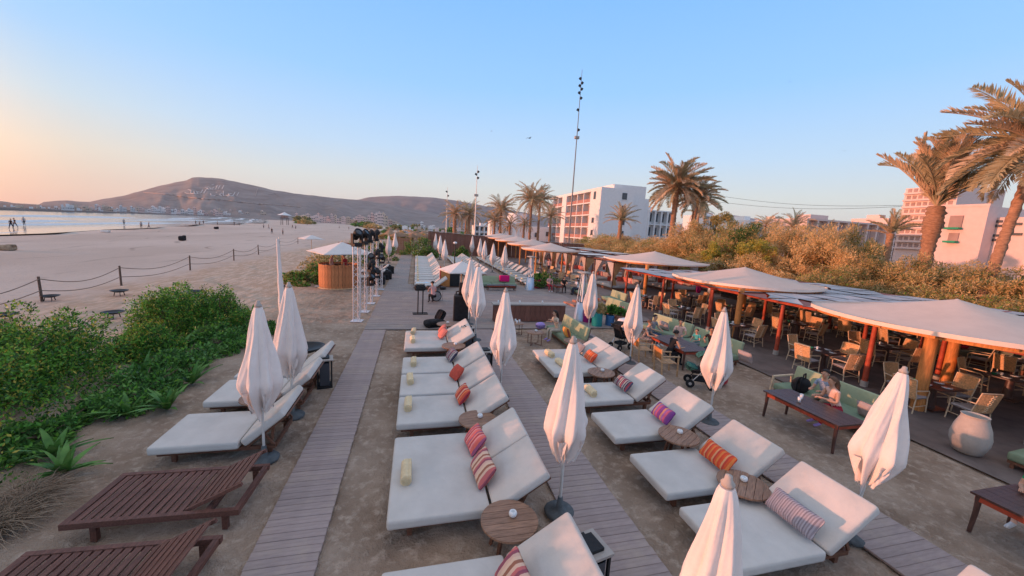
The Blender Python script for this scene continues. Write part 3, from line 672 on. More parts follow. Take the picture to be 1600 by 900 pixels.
# left hedge beside the beach
HB = [(-8.3, 7.0, 1.9, 2.1, 1.6), (-9.2, 9.4, 2.4, 2.0, 1.55), (-9.2, 11.8, 2.1, 1.7, 1.65), (-10.6, 12.3, 1.8, 1.6, 1.25), (-8.2, 14.1, 1.0, 1.0, .7), (-8.9, 16.8, 1.5, 1.4, 1.5), (-7.5, 17.2, 1.25, 1.2, 1.45), (-9.6, 6.0, 2.4, 2.4, 1.6), (-8.2, 4.4, 1.7, 1.7, 1.5)]
HL = ['large green shrub at the left edge above the dry grass', 'large green and yellow shrub second from the left edge', 'wide green shrub in the middle of the left hedge', 'yellow-tipped shrub on the beach side of the left hedge', 'low sparse shrub in the gap of the left hedge', 'rounded shrub with yellow top at the far end of the hedge', 'dark green shrub at the far right end of the left hedge', 'big shrub cut by the left edge of the picture', 'green shrub at the lower left edge beside the dry grass']
for k, (x, y, a, c, h) in enumerate(HB):
    bush('shrub', HL[k], 'shrub', (x, y, 0), (a*.95, c, h*1.13), 19000, .036, ['leaf', 'leaf_dark', 'leaf_yellow'], 40+k, 'shrubs of the left hedge', 110, [.50, .38, .12])
def agave(loc, n, L_, label, matn, seed, cat='plant', name='agave', wid=.07, group='strap leaved plants in front of the hedge', droop=.5, split=True):
    r = thing(name, label, cat, loc, 0, group); rs = random.Random(seed)
    for i in range(n):
        a = rs.uniform(0, 6.28); e = rs.uniform(.5, 1.35); l = L_*rs.uniform(.6, 1.15); b = MB(); vs = []
        for j in range(7):
            t_ = j/6; rr_ = l*t_*math.cos(e)*(1+.2*t_); z = l*(t_*math.sin(e)-droop*t_*t_*.6); w2 = wid*(1-t_**2.2)*(.6+.8*t_*(1-t_)*2)
            cx, cy = rr_*math.cos(a), rr_*math.sin(a); nx_, ny_ = -math.sin(a), math.cos(a)
            vs += [(cx-nx_*w2, cy-ny_*w2, max(.01, z+.015)), (cx, cy, max(.0, z)), (cx+nx_*w2, cy+ny_*w2, max(.01, z+.015))]
        b.add(vs, [(3*j+k, 3*j+k+1, 3*j+k+4, 3*j+k+3) for j in range(6) for k in range(2)], 0, True)
        b.build('leaf', matn, r)
    return r
for k, (px, py, n, l, lab) in enumerate([(225, 590, 26, .9, 'broad leaved green plant under the middle of the hedge'), (300, 600, 26, .85, 'long leaved green plant nearest the second white lounger'), (330, 560, 22, .7, 'arching green plant right of the hedge gap'), (262, 640, 24, .8, 'low green plant with white petals in front of the hedge'), (368, 520, 22, .75, 'strap leaved plant at the far end of the hedge'), (395, 495, 14, .8, 'upright pale plant behind the leftmost parasol'), (200, 650, 20, .7, 'green plant beside the brown bare patch under the hedge'), (285, 545, 20, .7, 'dark green plant tucked below the rounded shrub')]):
    p = at(px, py); agave(p, n, l, lab, 'agave', k)
for k, (px, py) in enumerate([(95, 735), (110, 760)]): agave(at(px-10, py-20), 22, .7, ['leafy green plant beside the dry grass clump', 'second leafy plant right of the dry grass clump'][k], 'agave', 30+k)
for k, (x, y, a, c, h) in enumerate([(-6.4, 10.6, .9, 1.3, .55), (-6.5, 12.6, .8, 1.2, .6), (-6.2, 14.6, .7, 1.1, .5), (-6.9, 8.8, .6, .9, .4), (-5.9, 16.4, .6, .9, .45), (-7.0, 15.4, .8, .9, .6)]):
    bush('ground_plant', ['low dark green plants before the middle shrub of the hedge', 'low leafy plants right of the hedge gap', 'low leafy plants at the foot of the rounded shrub', 'dull low plants beside the second white lounger foot', 'small tufts at the far end of the hedge', 'low plants filling the gap between the two hedge masses'][k], 'plant', (x, y, 0), (a, c, h), 3600, .05, ['agave', 'leaf_dark', 'leaf'], 600+k, 'low plants along the foot of the hedge', 40, [.4, .4, .2])
def straw_clump(loc, seed, label, n=420, L_=.75):
    rs = random.Random(seed); b = MB()
    for i in range(n):
        a = rs.uniform(0, 6.28); e = rs.uniform(.6, 1.4); l = L_*rs.uniform(.5, 1.1); pts = []; q = rs.uniform(0, .22); a0 = rs.uniform(0, 6.28)
        for j in range(5):
            t_ = j/4; rr_ = l*t_*math.cos(e)*(1+t_*.6); z = l*(t_*math.sin(e)-.55*t_*t_); pts.append((q*math.cos(a0)+rr_*math.cos(a), q*math.sin(a0)+rr_*math.sin(a), max(.01, z)))
        b.tube(pts, [.008, .007, .006, .004, .002], 3, 0, False)
    o = b.build('dry_grass', 'straw', None, loc); tag(o, label, 'dry grass', 'dry grass clumps')
straw_clump(at(40, 790), 2, 'drooping clump of dry straw-coloured grass at the lower left edge'); straw_clump(at(-5, 830), 3, 'second dry grass clump cut by the left edge')
# fallen petals and sticks on the ground
# shrubs behind the round bar and by the gate
for k, (px, py, a, c, h, lab, ms) in enumerate([(478, 443, 1.5, 1.5, .9, 'low olive bush left of the round bar', 'o'), (505, 437, 2.2, 1.8, 1.6, 'big olive bush touching the left side of the round bar', 'o'), (520, 420, 2.6, 2.2, 1.9, 'tall dry bush behind the round bar', 'd'), (560, 413, 2.6, 2.4, 2.2, 'dark bush behind the white truss towers', 'g'), (590, 405, 2.4, 2.4, 2.4, 'dark green bush left of the two closed parasols by the gate', 'g'), (652, 399, 2.8, 1.8, 2.6, 'dark green bush immediately right of the wooden gate', 'g'), (665, 402, 2.0, 1.5, 1.5, 'smaller green bush between the gate bush and brown wall', 'g'), (720, 405, 1.6, 1.0, 2.0, 'dark bush against the brown wall behind the loungers', 'g')]):
    p = at(px, py); mm = {'o': ['leaf_olive', 'leaf', 'leaf_dark'], 'd': ['leaf_dry', 'leaf_olive', 'leaf_dark'], 'g': ['leaf_dark', 'leaf', 'leaf_olive']}[ms]
    bush('shrub', lab, 'shrub', p, (a, c, h), 3800, .09, mm, 70+k, 'shrubs beyond the truss towers', 30, [.5, .3, .2])
# long scrubby hedge at the right
k = 0
RH = []
y = 9.0
while y < 74:
    RH.append(y); y += 2.0+y*.045
HM = [['leaf_dry', 'leaf_olive', 'leaf_dark'], ['leaf_olive', 'leaf_dry', 'leaf'], ['leaf_dry', 'leaf_dry', 'leaf_olive']]
proto_h = []
for j in range(4):
    V, F = leaves(15000, (0, 0, .35), (1.0, 1.0, 1.0), 90, .021, 200+j, floor=False, up=1.0, long=4.2)
    proto_h.append((leaf_mesh('scrub_foliage', V, F, HM[j % 3], np.random.RandomState(j).choice(3, 15000, p=[.55, .33, .12]))))
hh = random.Random(8); nb = 0
for i, y in enumerate(RH):
    for row in range(3):
        X = 27.6+row*2.6+hh.uniform(-.4, .4); zt = (3.3 if row == 0 else 4.3)+hh.uniform(-.6, .5)+(1.3 if 22 < y < 42 and row else 0)
        if 13 < y < 26: zt -= .25
        if y > 50: zt *= .95; X += (y-50)*.25
        sx_ = (1.5+y*.028); nb += 1
        lab = f'{["front", "middle", "rear"][row]} row shrub of the long dry hedge, {ORD[min(i, 20)]} from the right edge'
        r = thing('hedge_shrub', lab, 'shrub', (X, y+hh.uniform(-.5, .5), 0), hh.uniform(0, 6), 'shrubs of the long dry hedge')
        inst(proto_h[hh.randint(0, 3)], 'foliage', r, (0, 0, zt*.45), (0, 0, 0), (sx_, sx_, zt*.46))
        b = MB()
        for q in range(4): a = hh.uniform(0, 6.28); b.tube([(0, 0, 0), (math.cos(a)*.5, math.sin(a)*.5, zt*.5), (math.cos(a)*.9, math.sin(a)*.9, zt*.85)], [.05, .035, .012], 5)
        b.build('stem', 'trunk', r)
for k, (px, py, X, s_, ms, lab) in enumerate([(1172, 380, 30, 1.7, 'leaf_dark', 'dark round tree standing above the middle of the dry hedge'), (1180, 395, 27.5, 1.3, 'leaf_yellow', 'bright yellow-green shrub in front of the dark round tree'), (1113, 400, 27.5, 1.2, 'leaf_yellow', 'yellow-green sapling beneath the double date palm'), (1130, 352, 33, 1.6, 'leaf_olive', 'tall thin olive shrub right of the double palm'), (1090, 365, 31, 1.6, 'leaf_dry', 'tall dry shrub beside the double palm trunk')]):
    d = ray(px, py); t_ = X/d.x; p = Vector((X, t_*d.y, CH+t_*d.z))
    r = thing('tree', lab, 'tree', (p.x, p.y, 0)); V, F = leaves(6000, (0, 0, 0), (s_, s_, s_*1.1), 34, .07, 300+k, floor=False)
    o = bpy.data.objects.new('crown', leaf_mesh('crown', V, F, [ms, 'leaf_olive'], np.random.RandomState(k).choice(2, 6000, p=[.8, .2]))); COL.objects.link(o); o.parent = r; o.location = (0, 0, p.z)
    MB().tube([(0, 0, 0), (.1, 0, p.z*.5), (0, 0, p.z)], [.1, .07, .04], 7).build('trunk', 'trunk', r)
# far dark scrub on the ground beyond the club, among the small buildings
b_n = 0
scr = []
for j in range(3):
    V, F = leaves(900, (0, 0, 0), (1, 1, 1), 14, .12, 400+j); scr.append(leaf_mesh('scrub_foliage', V, F, [['leaf_dark', 'leaf_olive'], ['leaf_olive', 'leaf_dry'], ['leaf_dark', 'leaf']][j], np.random.RandomState(j).choice(2, 900)))
zone_n = {}
for i in range(64):
    px = rng.uniform(560, 800) if i < 46 else rng.uniform(440, 640); hor = 314.5+px*.0585; py = hor+rng.uniform(5, 26)*(1 if px > 590 else .35)
    if px > 690 and py > hor+19: py = hor+8
    p = at(px, py)
    if p.y < 95: continue
    s_ = rng.uniform(1.2, 3)*max(1, p.y/170); zn = f'{"left" if px < 600 else "middle" if px < 690 else "right"} part of the scrubland beyond the club wall'; zone_n[zn] = zone_n.get(zn, 0)+1
    r = thing('scrub_bush', f'dark low bush on the {zn}', 'shrub', p, 0, 'dark bushes scattered beyond the club')
    inst(scr[i % 3], 'foliage', r, (0, 0, 0), (0, 0, rng.uniform(0, 6)), (s_*1.6, s_*1.2, s_*.75))
mat('thatch', (.30,.19,.12), .95, .3, 8, .5, 30, rnd=.2)
def thatch_fn():
    r = thing('thatched_parasol', 'x', 'parasol'); MB().tube([(0, 0, 0), (0, 0, 2.3)], .07, 6).build('pole', 'post_wood', r)
    b = MB(); b.lathe([(1.5, 1.85), (1.45, 1.95), (.7, 2.35), (.08, 2.75), (0, 2.75)], 14, fn=lambda q, z, a, i: (q*(1+.05*math.sin(a*9)), z)); b.build('thatch_roof', 'thatch', r); return r
thp = None
for i in range(40):
    px = rng.uniform(575, 668) if i < 26 else rng.uniform(640, 735); hor = 314.5+px*.0585; py = hor+rng.uniform(9, 32) if px < 672 else hor+rng.uniform(8, 16)
    p = at(px, py)
    if p.y < 75: continue
    if thp is None: thp = thatch_fn(); r = thp; r.location = p
    else: r = dup(thp, p)
    r['label'] = 'brown thatched beach parasol standing on the sand beyond the gate'; r['group'] = 'thatched parasols beyond the gate'
# ---------------------------------------------------------------- palms
def frond_mesh(name, L_, droop, leaflet, pairs, matn, seed, e0=.9, vee=.5):
    rs = random.Random(seed); b = MB(); pts = []; x = z = 0; a = e0; n = 12; st = L_/n
    for i in range(n+1):
        pts.append((x, 0, z)); x += math.cos(a)*st; z += math.sin(a)*st; a -= droop/n*(.5+i/n)
    b.tube(pts, [.045*(1-i/(n+1))+.008 for i in range(n+1)], 5)
    for k in range(pairs):
        t_ = .12+.88*k/(pairs-1); i = min(n-1, int(t_*n)); f = t_*n-i; p = Vector(pts[i]).lerp(Vector(pts[i+1]), f); d = (Vector(pts[i+1])-Vector(pts[i])).normalized(); up = Vector((-d.z, 0, d.x))
        ll = leaflet*(math.sin(math.pi*min(1, t_*.86+.14))**.6+.15)*rs.uniform(.75, 1.15)
        for s_ in (-1, 1):
            dr = (Vector((0, s_, 0))*rs.uniform(.55, .8)+d*rs.uniform(.65, 1.0)+up*(vee+rs.uniform(-.25, .2))).normalized(); tip = p+dr*ll; tip.z -= ll*.12
            md = p+dr*ll*.45; wv = d.cross(dr).normalized().cross(dr)*.028*L_/3
            b.add([p, md+wv, tip, md-wv], [(0, 1, 2, 3)])
    return b.mesh(name, matn)
FR = [frond_mesh('frond', 3.6, .55+.3*j, .55, 34, 'palm_leaf' if j % 2 == 0 else 'palm_leaf_dry', j, .5) for j in range(4)]
FRN = [frond_mesh('frond', 3.4, .5+.25*j, .66, 64, 'palm_leaf_dry' if j % 2 == 0 else 'palm_leaf', 20+j, .5) for j in range(4)]
def palm(loc, H, R, nf, tr, label, seed, near=False, lean=(0, 0), fat=False, droop=0, up=0, dead=True):
    rs = random.Random(seed); r = thing('palm_tree', label, 'palm', loc, 0, 'palms'); b = MB()
    n = 26 if near else 12; prof = []
    for i in range(n*2+1):
        t_ = i/(n*2); rr_ = tr*(1.15-.3*t_)*(1+(.09 if i % 2 else -.06))
        if fat: rr_ *= 1+.55*math.exp(-((t_-.86)/.12)**2)
        if t_ > .93: rr_ *= 1.15
        prof.append((rr_, H*t_))
    b.lathe(prof, 12 if near else 8, fn=lambda r_, z, a, i: (r_*(1+.10*math.sin(a*5+i*1.3)), z))
    b.v = [(v[0]+lean[0]*(max(0, v[2])/H)**1.5, v[1]+lean[1]*(max(0, v[2])/H)**1.5, v[2]) for v in b.v]
    b.build('trunk', 'palm_trunk', r)
    FF = FRN if near else FR; s_ = R/3.2
    for i in range(nf):
        q = (i+.5)/nf; e = 1.35-q*(1.95+droop)+up+rs.uniform(-.12, .12); az = i*2.39996+rs.uniform(-.2, .2)
        o = inst(FF[rs.randint(0, 3)], 'frond', r, (lean[0], lean[1], H+rs.uniform(-.1, .15)), (0, -(e-.5), 0), (s_*rs.uniform(.85, 1.1),)*3)
        o.rotation_euler = (Matrix.Rotation(az, 4, 'Z') @ Matrix.Rotation(-(e-.5), 4, 'Y') @ Matrix.Rotation(rs.uniform(-.5, .5), 4, 'X')).to_euler()
    return r
def palm_at(px, py, Yd, R, nf, tr, label, seed, **k):
    p = atY(px, py, Yd); return palm((p.x, Yd, 0), p.z, R, nf, tr, label, seed, **k)
palm_at(1058, 292, 50, 4.6, 60, .38, 'tallest date palm of the pair right of the white hotel', 1, near=True)
palm_at(1085, 308, 49.5, 3.6, 44, .36, 'second shorter date palm leaning against the tallest one', 2, near=True, lean=(.6, 0))
palm_at(1092, 332, 66, 3.0, 22, .25, 'small palm low behind the right of the double palm', 3, up=.3)
palm_at(970, 345, 58, 3.0, 30, .35, 'bushy palm in front of the tall white end block', 4, up=.25, droop=-.3)
palm_at(831, 312, 88, 4.6, 44, .3, 'left palm of the pair in front of the balconied hotel', 5)
palm_at(844, 314, 92, 4.4, 44, .3, 'right palm of the pair in front of the balconied hotel', 6)
palm_at(861, 338, 84, 3.2, 34, .3, 'dull palm in front of the lower left hotel balconies', 7, up=.1)
palm_at(819, 350, 86, 2.6, 26, .28, 'short palm left of the pair by the hotel', 8)
palm_at(783, 327, 95, 4.2, 44, .32, 'spreading palm left of the white tower house', 9)
palm_at(773, 345, 93, 3.6, 34, .3, 'lower dry palm beside the spreading palm', 10)
palm_at(797, 352, 97, 3.0, 24, .3, 'small palm in front of the white tower house', 11)
palm_at(711, 334, 85, 3.2, 34, .4, 'leftmost of the two dry palms beyond the brown wall', 12)
palm_at(733, 336, 85, 3.4, 38, .4, 'dry palm right beside the thin pale mast', 13)
palm_at(729, 322, 90, 1.3, 20, .2, 'thin palm with a small round head above the dry palms', 14)
palm_at(1464, 322, 17.5, 4.1, 40, .34, 'big dry date palm with a fat trunk and upswept fronds', 15, near=True, fat=True, up=.52, droop=-.95)
q_ = atX(1628, 222, 31.5); palm((30.2, 13.9, 0), q_.z, 3.9, 60, .22, 'tall palm leaning in from the right edge', 16, near=True, lean=(q_.x-30.2, q_.y-13.9), droop=.1)
palm_at(1240, 357, 46, 2.7, 26, .3, 'green palm above the hedge in front of the pink hotel', 17, up=.3, droop=-.4)
palm_at(1197, 352, 60, 2.4, 26, .3, 'dull palm between the white villa and pink hotel', 18)
palm_at(1290, 362, 44, 2.0, 18, .2, 'thin palm with pale bare trunk above the hedge', 19)
palm_at(1392, 365, 27, 2.2, 22, .3, 'dry palm with sparse fronds left of the fat-trunked palm', 20, near=True, up=.3, droop=-.5)
palm_at(1213, 350, 70, 2.0, 18, .25, 'small distant palm at the left end of the pink hotel', 21)
# orange pavilion beyond the hedge
r = thing('garden_pavilion', 'low orange-red garden pavilion glimpsed behind the dry hedge', 'pavilion', (0, 0, 0)); A = atX(1203, 392, 40); Bq = atX(1312, 398, 40)
b = MB(); b.beam((A.x+1, A.y, A.z), (Bq.x+1, Bq.y, A.z), 2.6, .18); b.build('roof', 'terra_wall', r)
for i in range(5): y_ = A.y+(Bq.y-A.y)*(i+.1)/4.2; b = MB(); b.box((40, y_, A.z/2), (.2, .2, A.z)); b.build('post', 'orange_post', r)
for i in (1, 3): y_ = A.y+(Bq.y-A.y)*(i+.5)/4.2; b = MB(); b.box((41, y_, A.z*.45), (.1, 2.2, A.z*.85)); b.build('panel', 'red_wood', r)
# birds
def bird(px, py, Yd, s_, lab):
    p = atY(px, py, Yd); b = MB(); b.tube([(-.3, 0, 0), (0, 0, .02), (.35, 0, 0)], [.02, .08, .02], 6)
    for k in (-1, 1): b.add([(-.1, 0, .02), (.12, 0, .02), (.1, k*.5, .18), (-.02, k*1.0, .05), (-.12, k*.5, .16)], [(0, 1, 2, 4), (4, 2, 3)])
    o = b.build('gull', 'dark_metal', None, p, .4); o.scale = (s_, s_, s_); tag(o, lab, 'bird', 'birds in the sky')
bird(827, 216, 70, 1.0, 'dark bird gliding left of the tallest mast'); bird(1319, 236, 80, .7, 'tiny bird right of the double palm crown'); bird(1234, 128, 90, .6, 'tiny bird high in the blue sky above the hotels'); bird(768, 205, 90, .5, 'faint bird high between the two masts')
mat('deck', (.37,.28,.255), .75, .14, 3, .25, 18, stretch=(1,7,1), rnd=.07)
mat('deck_far', (.32,.26,.235), .8, .2, 1.2, .3, 10, stretch=(.6,7,1), rnd=0)
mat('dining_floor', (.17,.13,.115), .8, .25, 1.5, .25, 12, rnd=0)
mat('paving', (.28,.22,.20), .85, .18, .6, .2, 8, rnd=0)
for n_ in ('deck', 'deck_far'):                # drifted sand lying over the boards
    t = MATS[n_].node_tree; b_ = t.nodes['Principled BSDF']; lk = b_.inputs['Base Color'].links[0].from_socket
    ge = t.nodes.new('ShaderNodeNewGeometry'); no = t.nodes.new('ShaderNodeTexNoise'); no.inputs['Scale'].default_value = 1.3; no.inputs['Detail'].default_value = 6; no.inputs['Roughness'].default_value = .7; t.links.new(ge.outputs['Position'], no.inputs['Vector'])
    mr_ = t.nodes.new('ShaderNodeMapRange'); mr_.inputs[1].default_value = .50; mr_.inputs[2].default_value = .72; mr_.inputs[4].default_value = .65; t.links.new(no.outputs[0], mr_.inputs[0])
    mm = t.nodes.new('ShaderNodeMix'); mm.data_type = 'RGBA'; mm.inputs[7].default_value = (.48, .37, .29, 1); t.links.new(mr_.outputs[0], mm.inputs[0]); t.links.new(lk, mm.inputs[6]); t.links.new(mm.outputs[2], b_.inputs['Base Color'])
def walk(x0, x1, y0, y1, label, pw=.145, gap=.0035):
    r = thing('boardwalk', label, 'boardwalk', ((x0+x1)/2, y0, 0), 0, 'plank walkways between the loungers'); del r['category']; r['kind'] = 'structure'
    W = x1-x0; b = MB(); b.box((0, 0, .022), (W, pw-gap, .028)); b.box((0, 0, .0375), (W-.012, pw-gap-.01, .004)); me = b.mesh('plank', 'deck')
    n = int((y1-y0)/pw)
    for i in range(n): inst(me, 'plank', r, (rng.uniform(-.006, .006), (i+.5)*pw, rng.uniform(-.002, .002)), (rng.uniform(-.003, .003), rng.uniform(-.002, .002), rng.uniform(-.002, .002)))
    s_ = MB()
    for x in (-W*.4, 0, W*.4): s_.box((x, (y1-y0)/2, -.02), (.07, y1-y0, .05))
    s_.build('joist', 'teak', r)
walk(-2.06, -1.18, 2.6, 16.75, 'left plank boardwalk between the bare sand and the row of white loungers')
walk(2.40, 3.44, 2.0, 16.75, 'middle plank boardwalk between the two rows of loungers')
walk(6.75, 7.95, 2.2, 16.75, 'right plank boardwalk behind the right row of loungers', .16)
def deckfield(name, x0, x1, y0, y1, z, pw, label, matn='deck_far'):
    b = MB(); n = int(round((y1-y0)/pw))
    for i in range(n): b.box(((x0+x1)/2, y0+(i+.5)*pw, z-.015+rng.uniform(-.002, .002)), (x1-x0, pw-.012, .03))
    o = b.build(name, matn); struct(o)['label'] = label; return o
deckfield('stage_deck', -2.06, 10.6, 16.76, 30.2, .044, .2, 'grey plank deck around the loudspeaker and keyboard stand')
deckfield('far_boardwalk', -2.06, -.55, 30.21, 62, .040, .3, 'long grey boardwalk running to the wooden gate')
deckfield('far_middle_walk', 6.9, 8.4, 30.21, 60, .040, .3, 'far plank walk between the rows of closed parasols')
def sheet(name, x0, x1, y0, y1, z, matn, label):
    b = MB(); b.add([(x0, y0, z), (x1, y0, z), (x1, y1, z), (x0, y1, z)], [(0, 1, 2, 3)]); o = b.build(name, matn); struct(o)['label'] = label
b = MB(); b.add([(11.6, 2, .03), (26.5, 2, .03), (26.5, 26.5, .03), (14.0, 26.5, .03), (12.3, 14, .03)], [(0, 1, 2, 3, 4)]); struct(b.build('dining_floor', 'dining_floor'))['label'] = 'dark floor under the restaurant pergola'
sheet('paving', 10.61, 34, 26.51, 62, .026, 'paving', 'grey paved ground between the curtained cabanas')
b = MB(); b.add([(10.61, 18.2, .026), (12.85, 18.2, .026), (13.95, 26.49, .026), (10.61, 26.49, .026)], [(0, 1, 2, 3)]); struct(b.build('paving', 'paving'))
# ---------------------------------------------------------------- loungers
def lounger_proto(W, double, sy=1.5, back=.98, ang=32, name='sun_lounger', flip=False):
    """foot at x=0, hinge at x=sy, head towards +x; width along y (centred)"""
    def fn():
        r = thing(name, 'x', 'daybed' if double else 'sun lounger')
        b = MB()
        for s_ in (-1, 1): b.box((sy*.5+.33, s_*(W/2-.13), .205), (sy+.46, .05, .07))
        b.box((.12, 0, .205), (.05, W-.32, .07)); b.box((sy+.55, 0, .205), (.05, W-.32, .07)); b.box((sy, 0, .205), (.05, W-.32, .068))
        b.build('frame', 'teak', r)
        lg = MB(); lg.box((0, 0, .085), (.07, .07, .17)); lm = lg.mesh('leg', 'teak')
        for x in (.32, sy+.45):
            for s_ in (-1, 1): inst(lm, 'leg', r, (x, s_*(W/2-.2), 0))
        a = rad(ang); c, s = math.cos(a), math.sin(a)
        n = 2 if double else 1; w1 = W/n
        q = MB(); q.cushion((sy/2, 0, .325), (sy-.01, W, .16), .045, puff=.14); q.build('seat_cushion', 'cushion', r)
        for i in range(n):
            y0 = -W/2+w1*(i+.5)
            q = MB(); q.cushion((back/2, 0, .0), (back, w1-.02, .155), .05, puff=.17)
            o = q.build('back_cushion', 'cushion', r, (sy+.05+.0675*0, y0, .335)); o.rotation_euler = (0, -a, 0)
            k = MB(); k.box((back*.5, 0, -.10), (back*.98, w1-.12, .03)); o2 = k.build('back_board', 'teak', r, (sy+.05, y0, .335)); o2.rotation_euler = (0, -a, 0)
        for s_ in (-1, 1):
            k = MB(); k.beam((sy+.05+c*back*.72, s_*(W/2-.16), .26+s*back*.72), (sy+.48, s_*(W/2-.16), .25), .035, .045); k.beam((sy+.05+c*back*.45, s_*(W/2-.11), .25+s*back*.45), (sy+.55, s_*(W/2-.11), .25), .03, .04); k.build('back_brace', 'teak', r)
        return r
    return Proto(fn)
single = lounger_proto(1.34, False); double = lounger_proto(2.24, True); single_s = lounger_proto(1.16, False, 1.5, 1.0, 36)
single_l = lounger_proto(1.3, False, 1.42, .90, 40)
double_r = lounger_proto(2.3, True, 1.6, .95, 30)
GC, GR, GL = 'white loungers of the centre row', 'white loungers of the right row', 'white loungers of the left row'
CX = -.33
for fn, y, lab in [(double, 3.1, 'nearest centre daybed, cut by the bottom edge, with one striped pillow'), (double, 6.13, 'wide centre daybed with two striped pillows and one rolled towel'), (single, 8.42, 'centre lounger beside the slatted round table with an orange striped pillow'), (single, 9.87, 'centre lounger with a tilted orange-red pillow, third from the big daybed'), (single, 11.32, 'centre lounger with a dark striped pillow leaning on its back'), (double, 14.05, 'farthest centre daybed with two towel rolls, next to the loudspeaker')]:
    fn((CX, y, 0), 0, lab, GC)
for fn, y, lab in [(single_s, 1.95, 'right-row lounger back showing at the bottom edge beside the nearest base'), (single_s, 4.0, 'right-row lounger with a grey-mauve pillow behind the near closed parasol'), (single_s, 5.45, 'right-row lounger with a bright orange embroidered pillow'), (single_s, 7.15, 'right-row lounger with a purple striped pillow'), (single_s, 8.85, 'right-row lounger with a navy and cream striped pillow'), (double_r, 11.35, 'farthest right-row daybed with two towels and two pillows')]:
    fn((4.06, y, 0), 0, lab, GR)
for y, lab in [(8.12, 'nearest cushioned lounger of the left row beside the bare frame'), (9.95, 'middle cushioned lounger of the left row behind the pink-edged parasol'), (11.45, 'farthest cushioned lounger of the left row next to the black tray')]:
    single_l((-4.5, y, 0), 0, lab, GL)
# bare wooden frames
def bare_proto():
    r = thing('bare_lounger_frame', 'x', 'lounger frame'); L_, W = 2.12, 1.12
    for s_ in (-1, 1): b = MB(); b.box((L_/2, s_*(W/2-.035), .27), (L_, .07, .085)); b.build('side_rail', 'teak_red', r)
    for x in (.045, L_-.045, L_-.42): b = MB(); b.box((x, 0, .27), (.09 if x < 1 else .07, W-.145, .08)); b.build('cross_rail', 'teak_red', r)
    s_ = MB(); s_.box((0, 0, 0), (.078, W-.15, .022)); sm_ = s_.mesh('slat', 'teak_red')
    for i in range(12): inst(sm_, 'slat', r, (.15+i*.108, 0, .292), (0, rng.uniform(-.01, .01), rng.uniform(-.006, .006)))
    k = MB(); k.box((0, 0, .12), (.07, .07, .24)); lm = k.mesh('leg', 'teak_red')
    for x in (.35, L_-.2):
        for y in (-W/2+.06, W/2-.06): inst(lm, 'leg', r, (x, y, 0))
    a = rad(26); fr = MB()                       # the lifted back frame, its slats edge-on
    for s2 in (-1, 1): fr.box((.38, s2*(W/2-.13), 0), (.80, .045, .05))
    o = fr.build('back_frame', 'teak_red', r, (1.42, 0, .29)); o.rotation_euler = (0, -a, 0)
    q = MB(); q.box((0, 0, 0), (.075, W-.3, .02)); qm = q.mesh('slat', 'teak_red')
    for i in range(7): inst(qm, 'slat', o, (.06+i*.108, 0, .02))
    for s2 in (-1, 1): k = MB(); k.beam((1.42+math.cos(a)*.62, s2*(W/2-.2), .29+math.sin(a)*.62), (L_-.42, s2*(W/2-.2), .3), .03, .03); k.build('prop', 'teak_red', r)
    return r
bare = Proto(bare_proto)
bare((-4.5, 6.36, 0), rad(-2), 'bare dark wooden lounger frame beside the left white lounger', 'bare lounger frames at the lower left'); bare((-4.55, 4.82, 0), rad(-3), 'bare dark wooden lounger frame cut by the bottom edge', 'bare lounger frames at the lower left')
# far rows
def far_lounger_fn():
    r = thing('sun_lounger', 'x', 'sun lounger'); W = 1.2
    q = MB(); q.cushion((.75, 0, .33), (1.5, W, .14), .04); q.build('seat_cushion', 'cushion', r)
    q = MB(); q.cushion((.45, 0, 0), (.95, W-.02, .13), .04); o = q.build('back_cushion', 'cushion', r, (1.53, 0, .34)); o.rotation_euler = (0, -rad(38), 0)
    b = MB()
    for s_ in (-1, 1): b.box((1.0, s_*(W/2-.05), .22), (2.1, .05, .07)); b.box((.25, s_*(W/2-.05), .1), (.06, .06, .2)); b.box((1.9, s_*(W/2-.05), .1), (.06, .06, .2))
    b.build('frame', 'teak', r)
    t_ = MB(); t_.tube([(0, -.2, 0), (0, .2, 0)], .075, 10); t_.build('rolled_towel', 'towel', r, (.25, .1, .47))
    return r
far_l = Proto(far_lounger_fn)
for i in range(17): far_l((-.05, 28.0+i*1.62, 0), 0, f'white far lounger of the row beside the long boardwalk, {ORD[i]} from the orange cabinet', 'far loungers beside the long boardwalk')
for i in range(13): far_l((4.3, 35.2+i*1.7, 0), 0, f'white far lounger behind the big blue-white parasol, {ORD[i]} from the green sofa', 'far loungers behind the open blue-white parasol')
for i in range(15): far_l((8.75, 29.8+i*1.9, 0), 0, f'white far lounger of the rightmost far row, {ORD[i]} from the patio heater', 'far loungers of the rightmost row')
for i, y in enumerate((31.5, 35.5)): far_l((-4.6, y, 0), 0, ['white lounger beside the black gear behind the truss towers', 'second white lounger behind the truss towers'][i], 'loungers behind the truss towers')
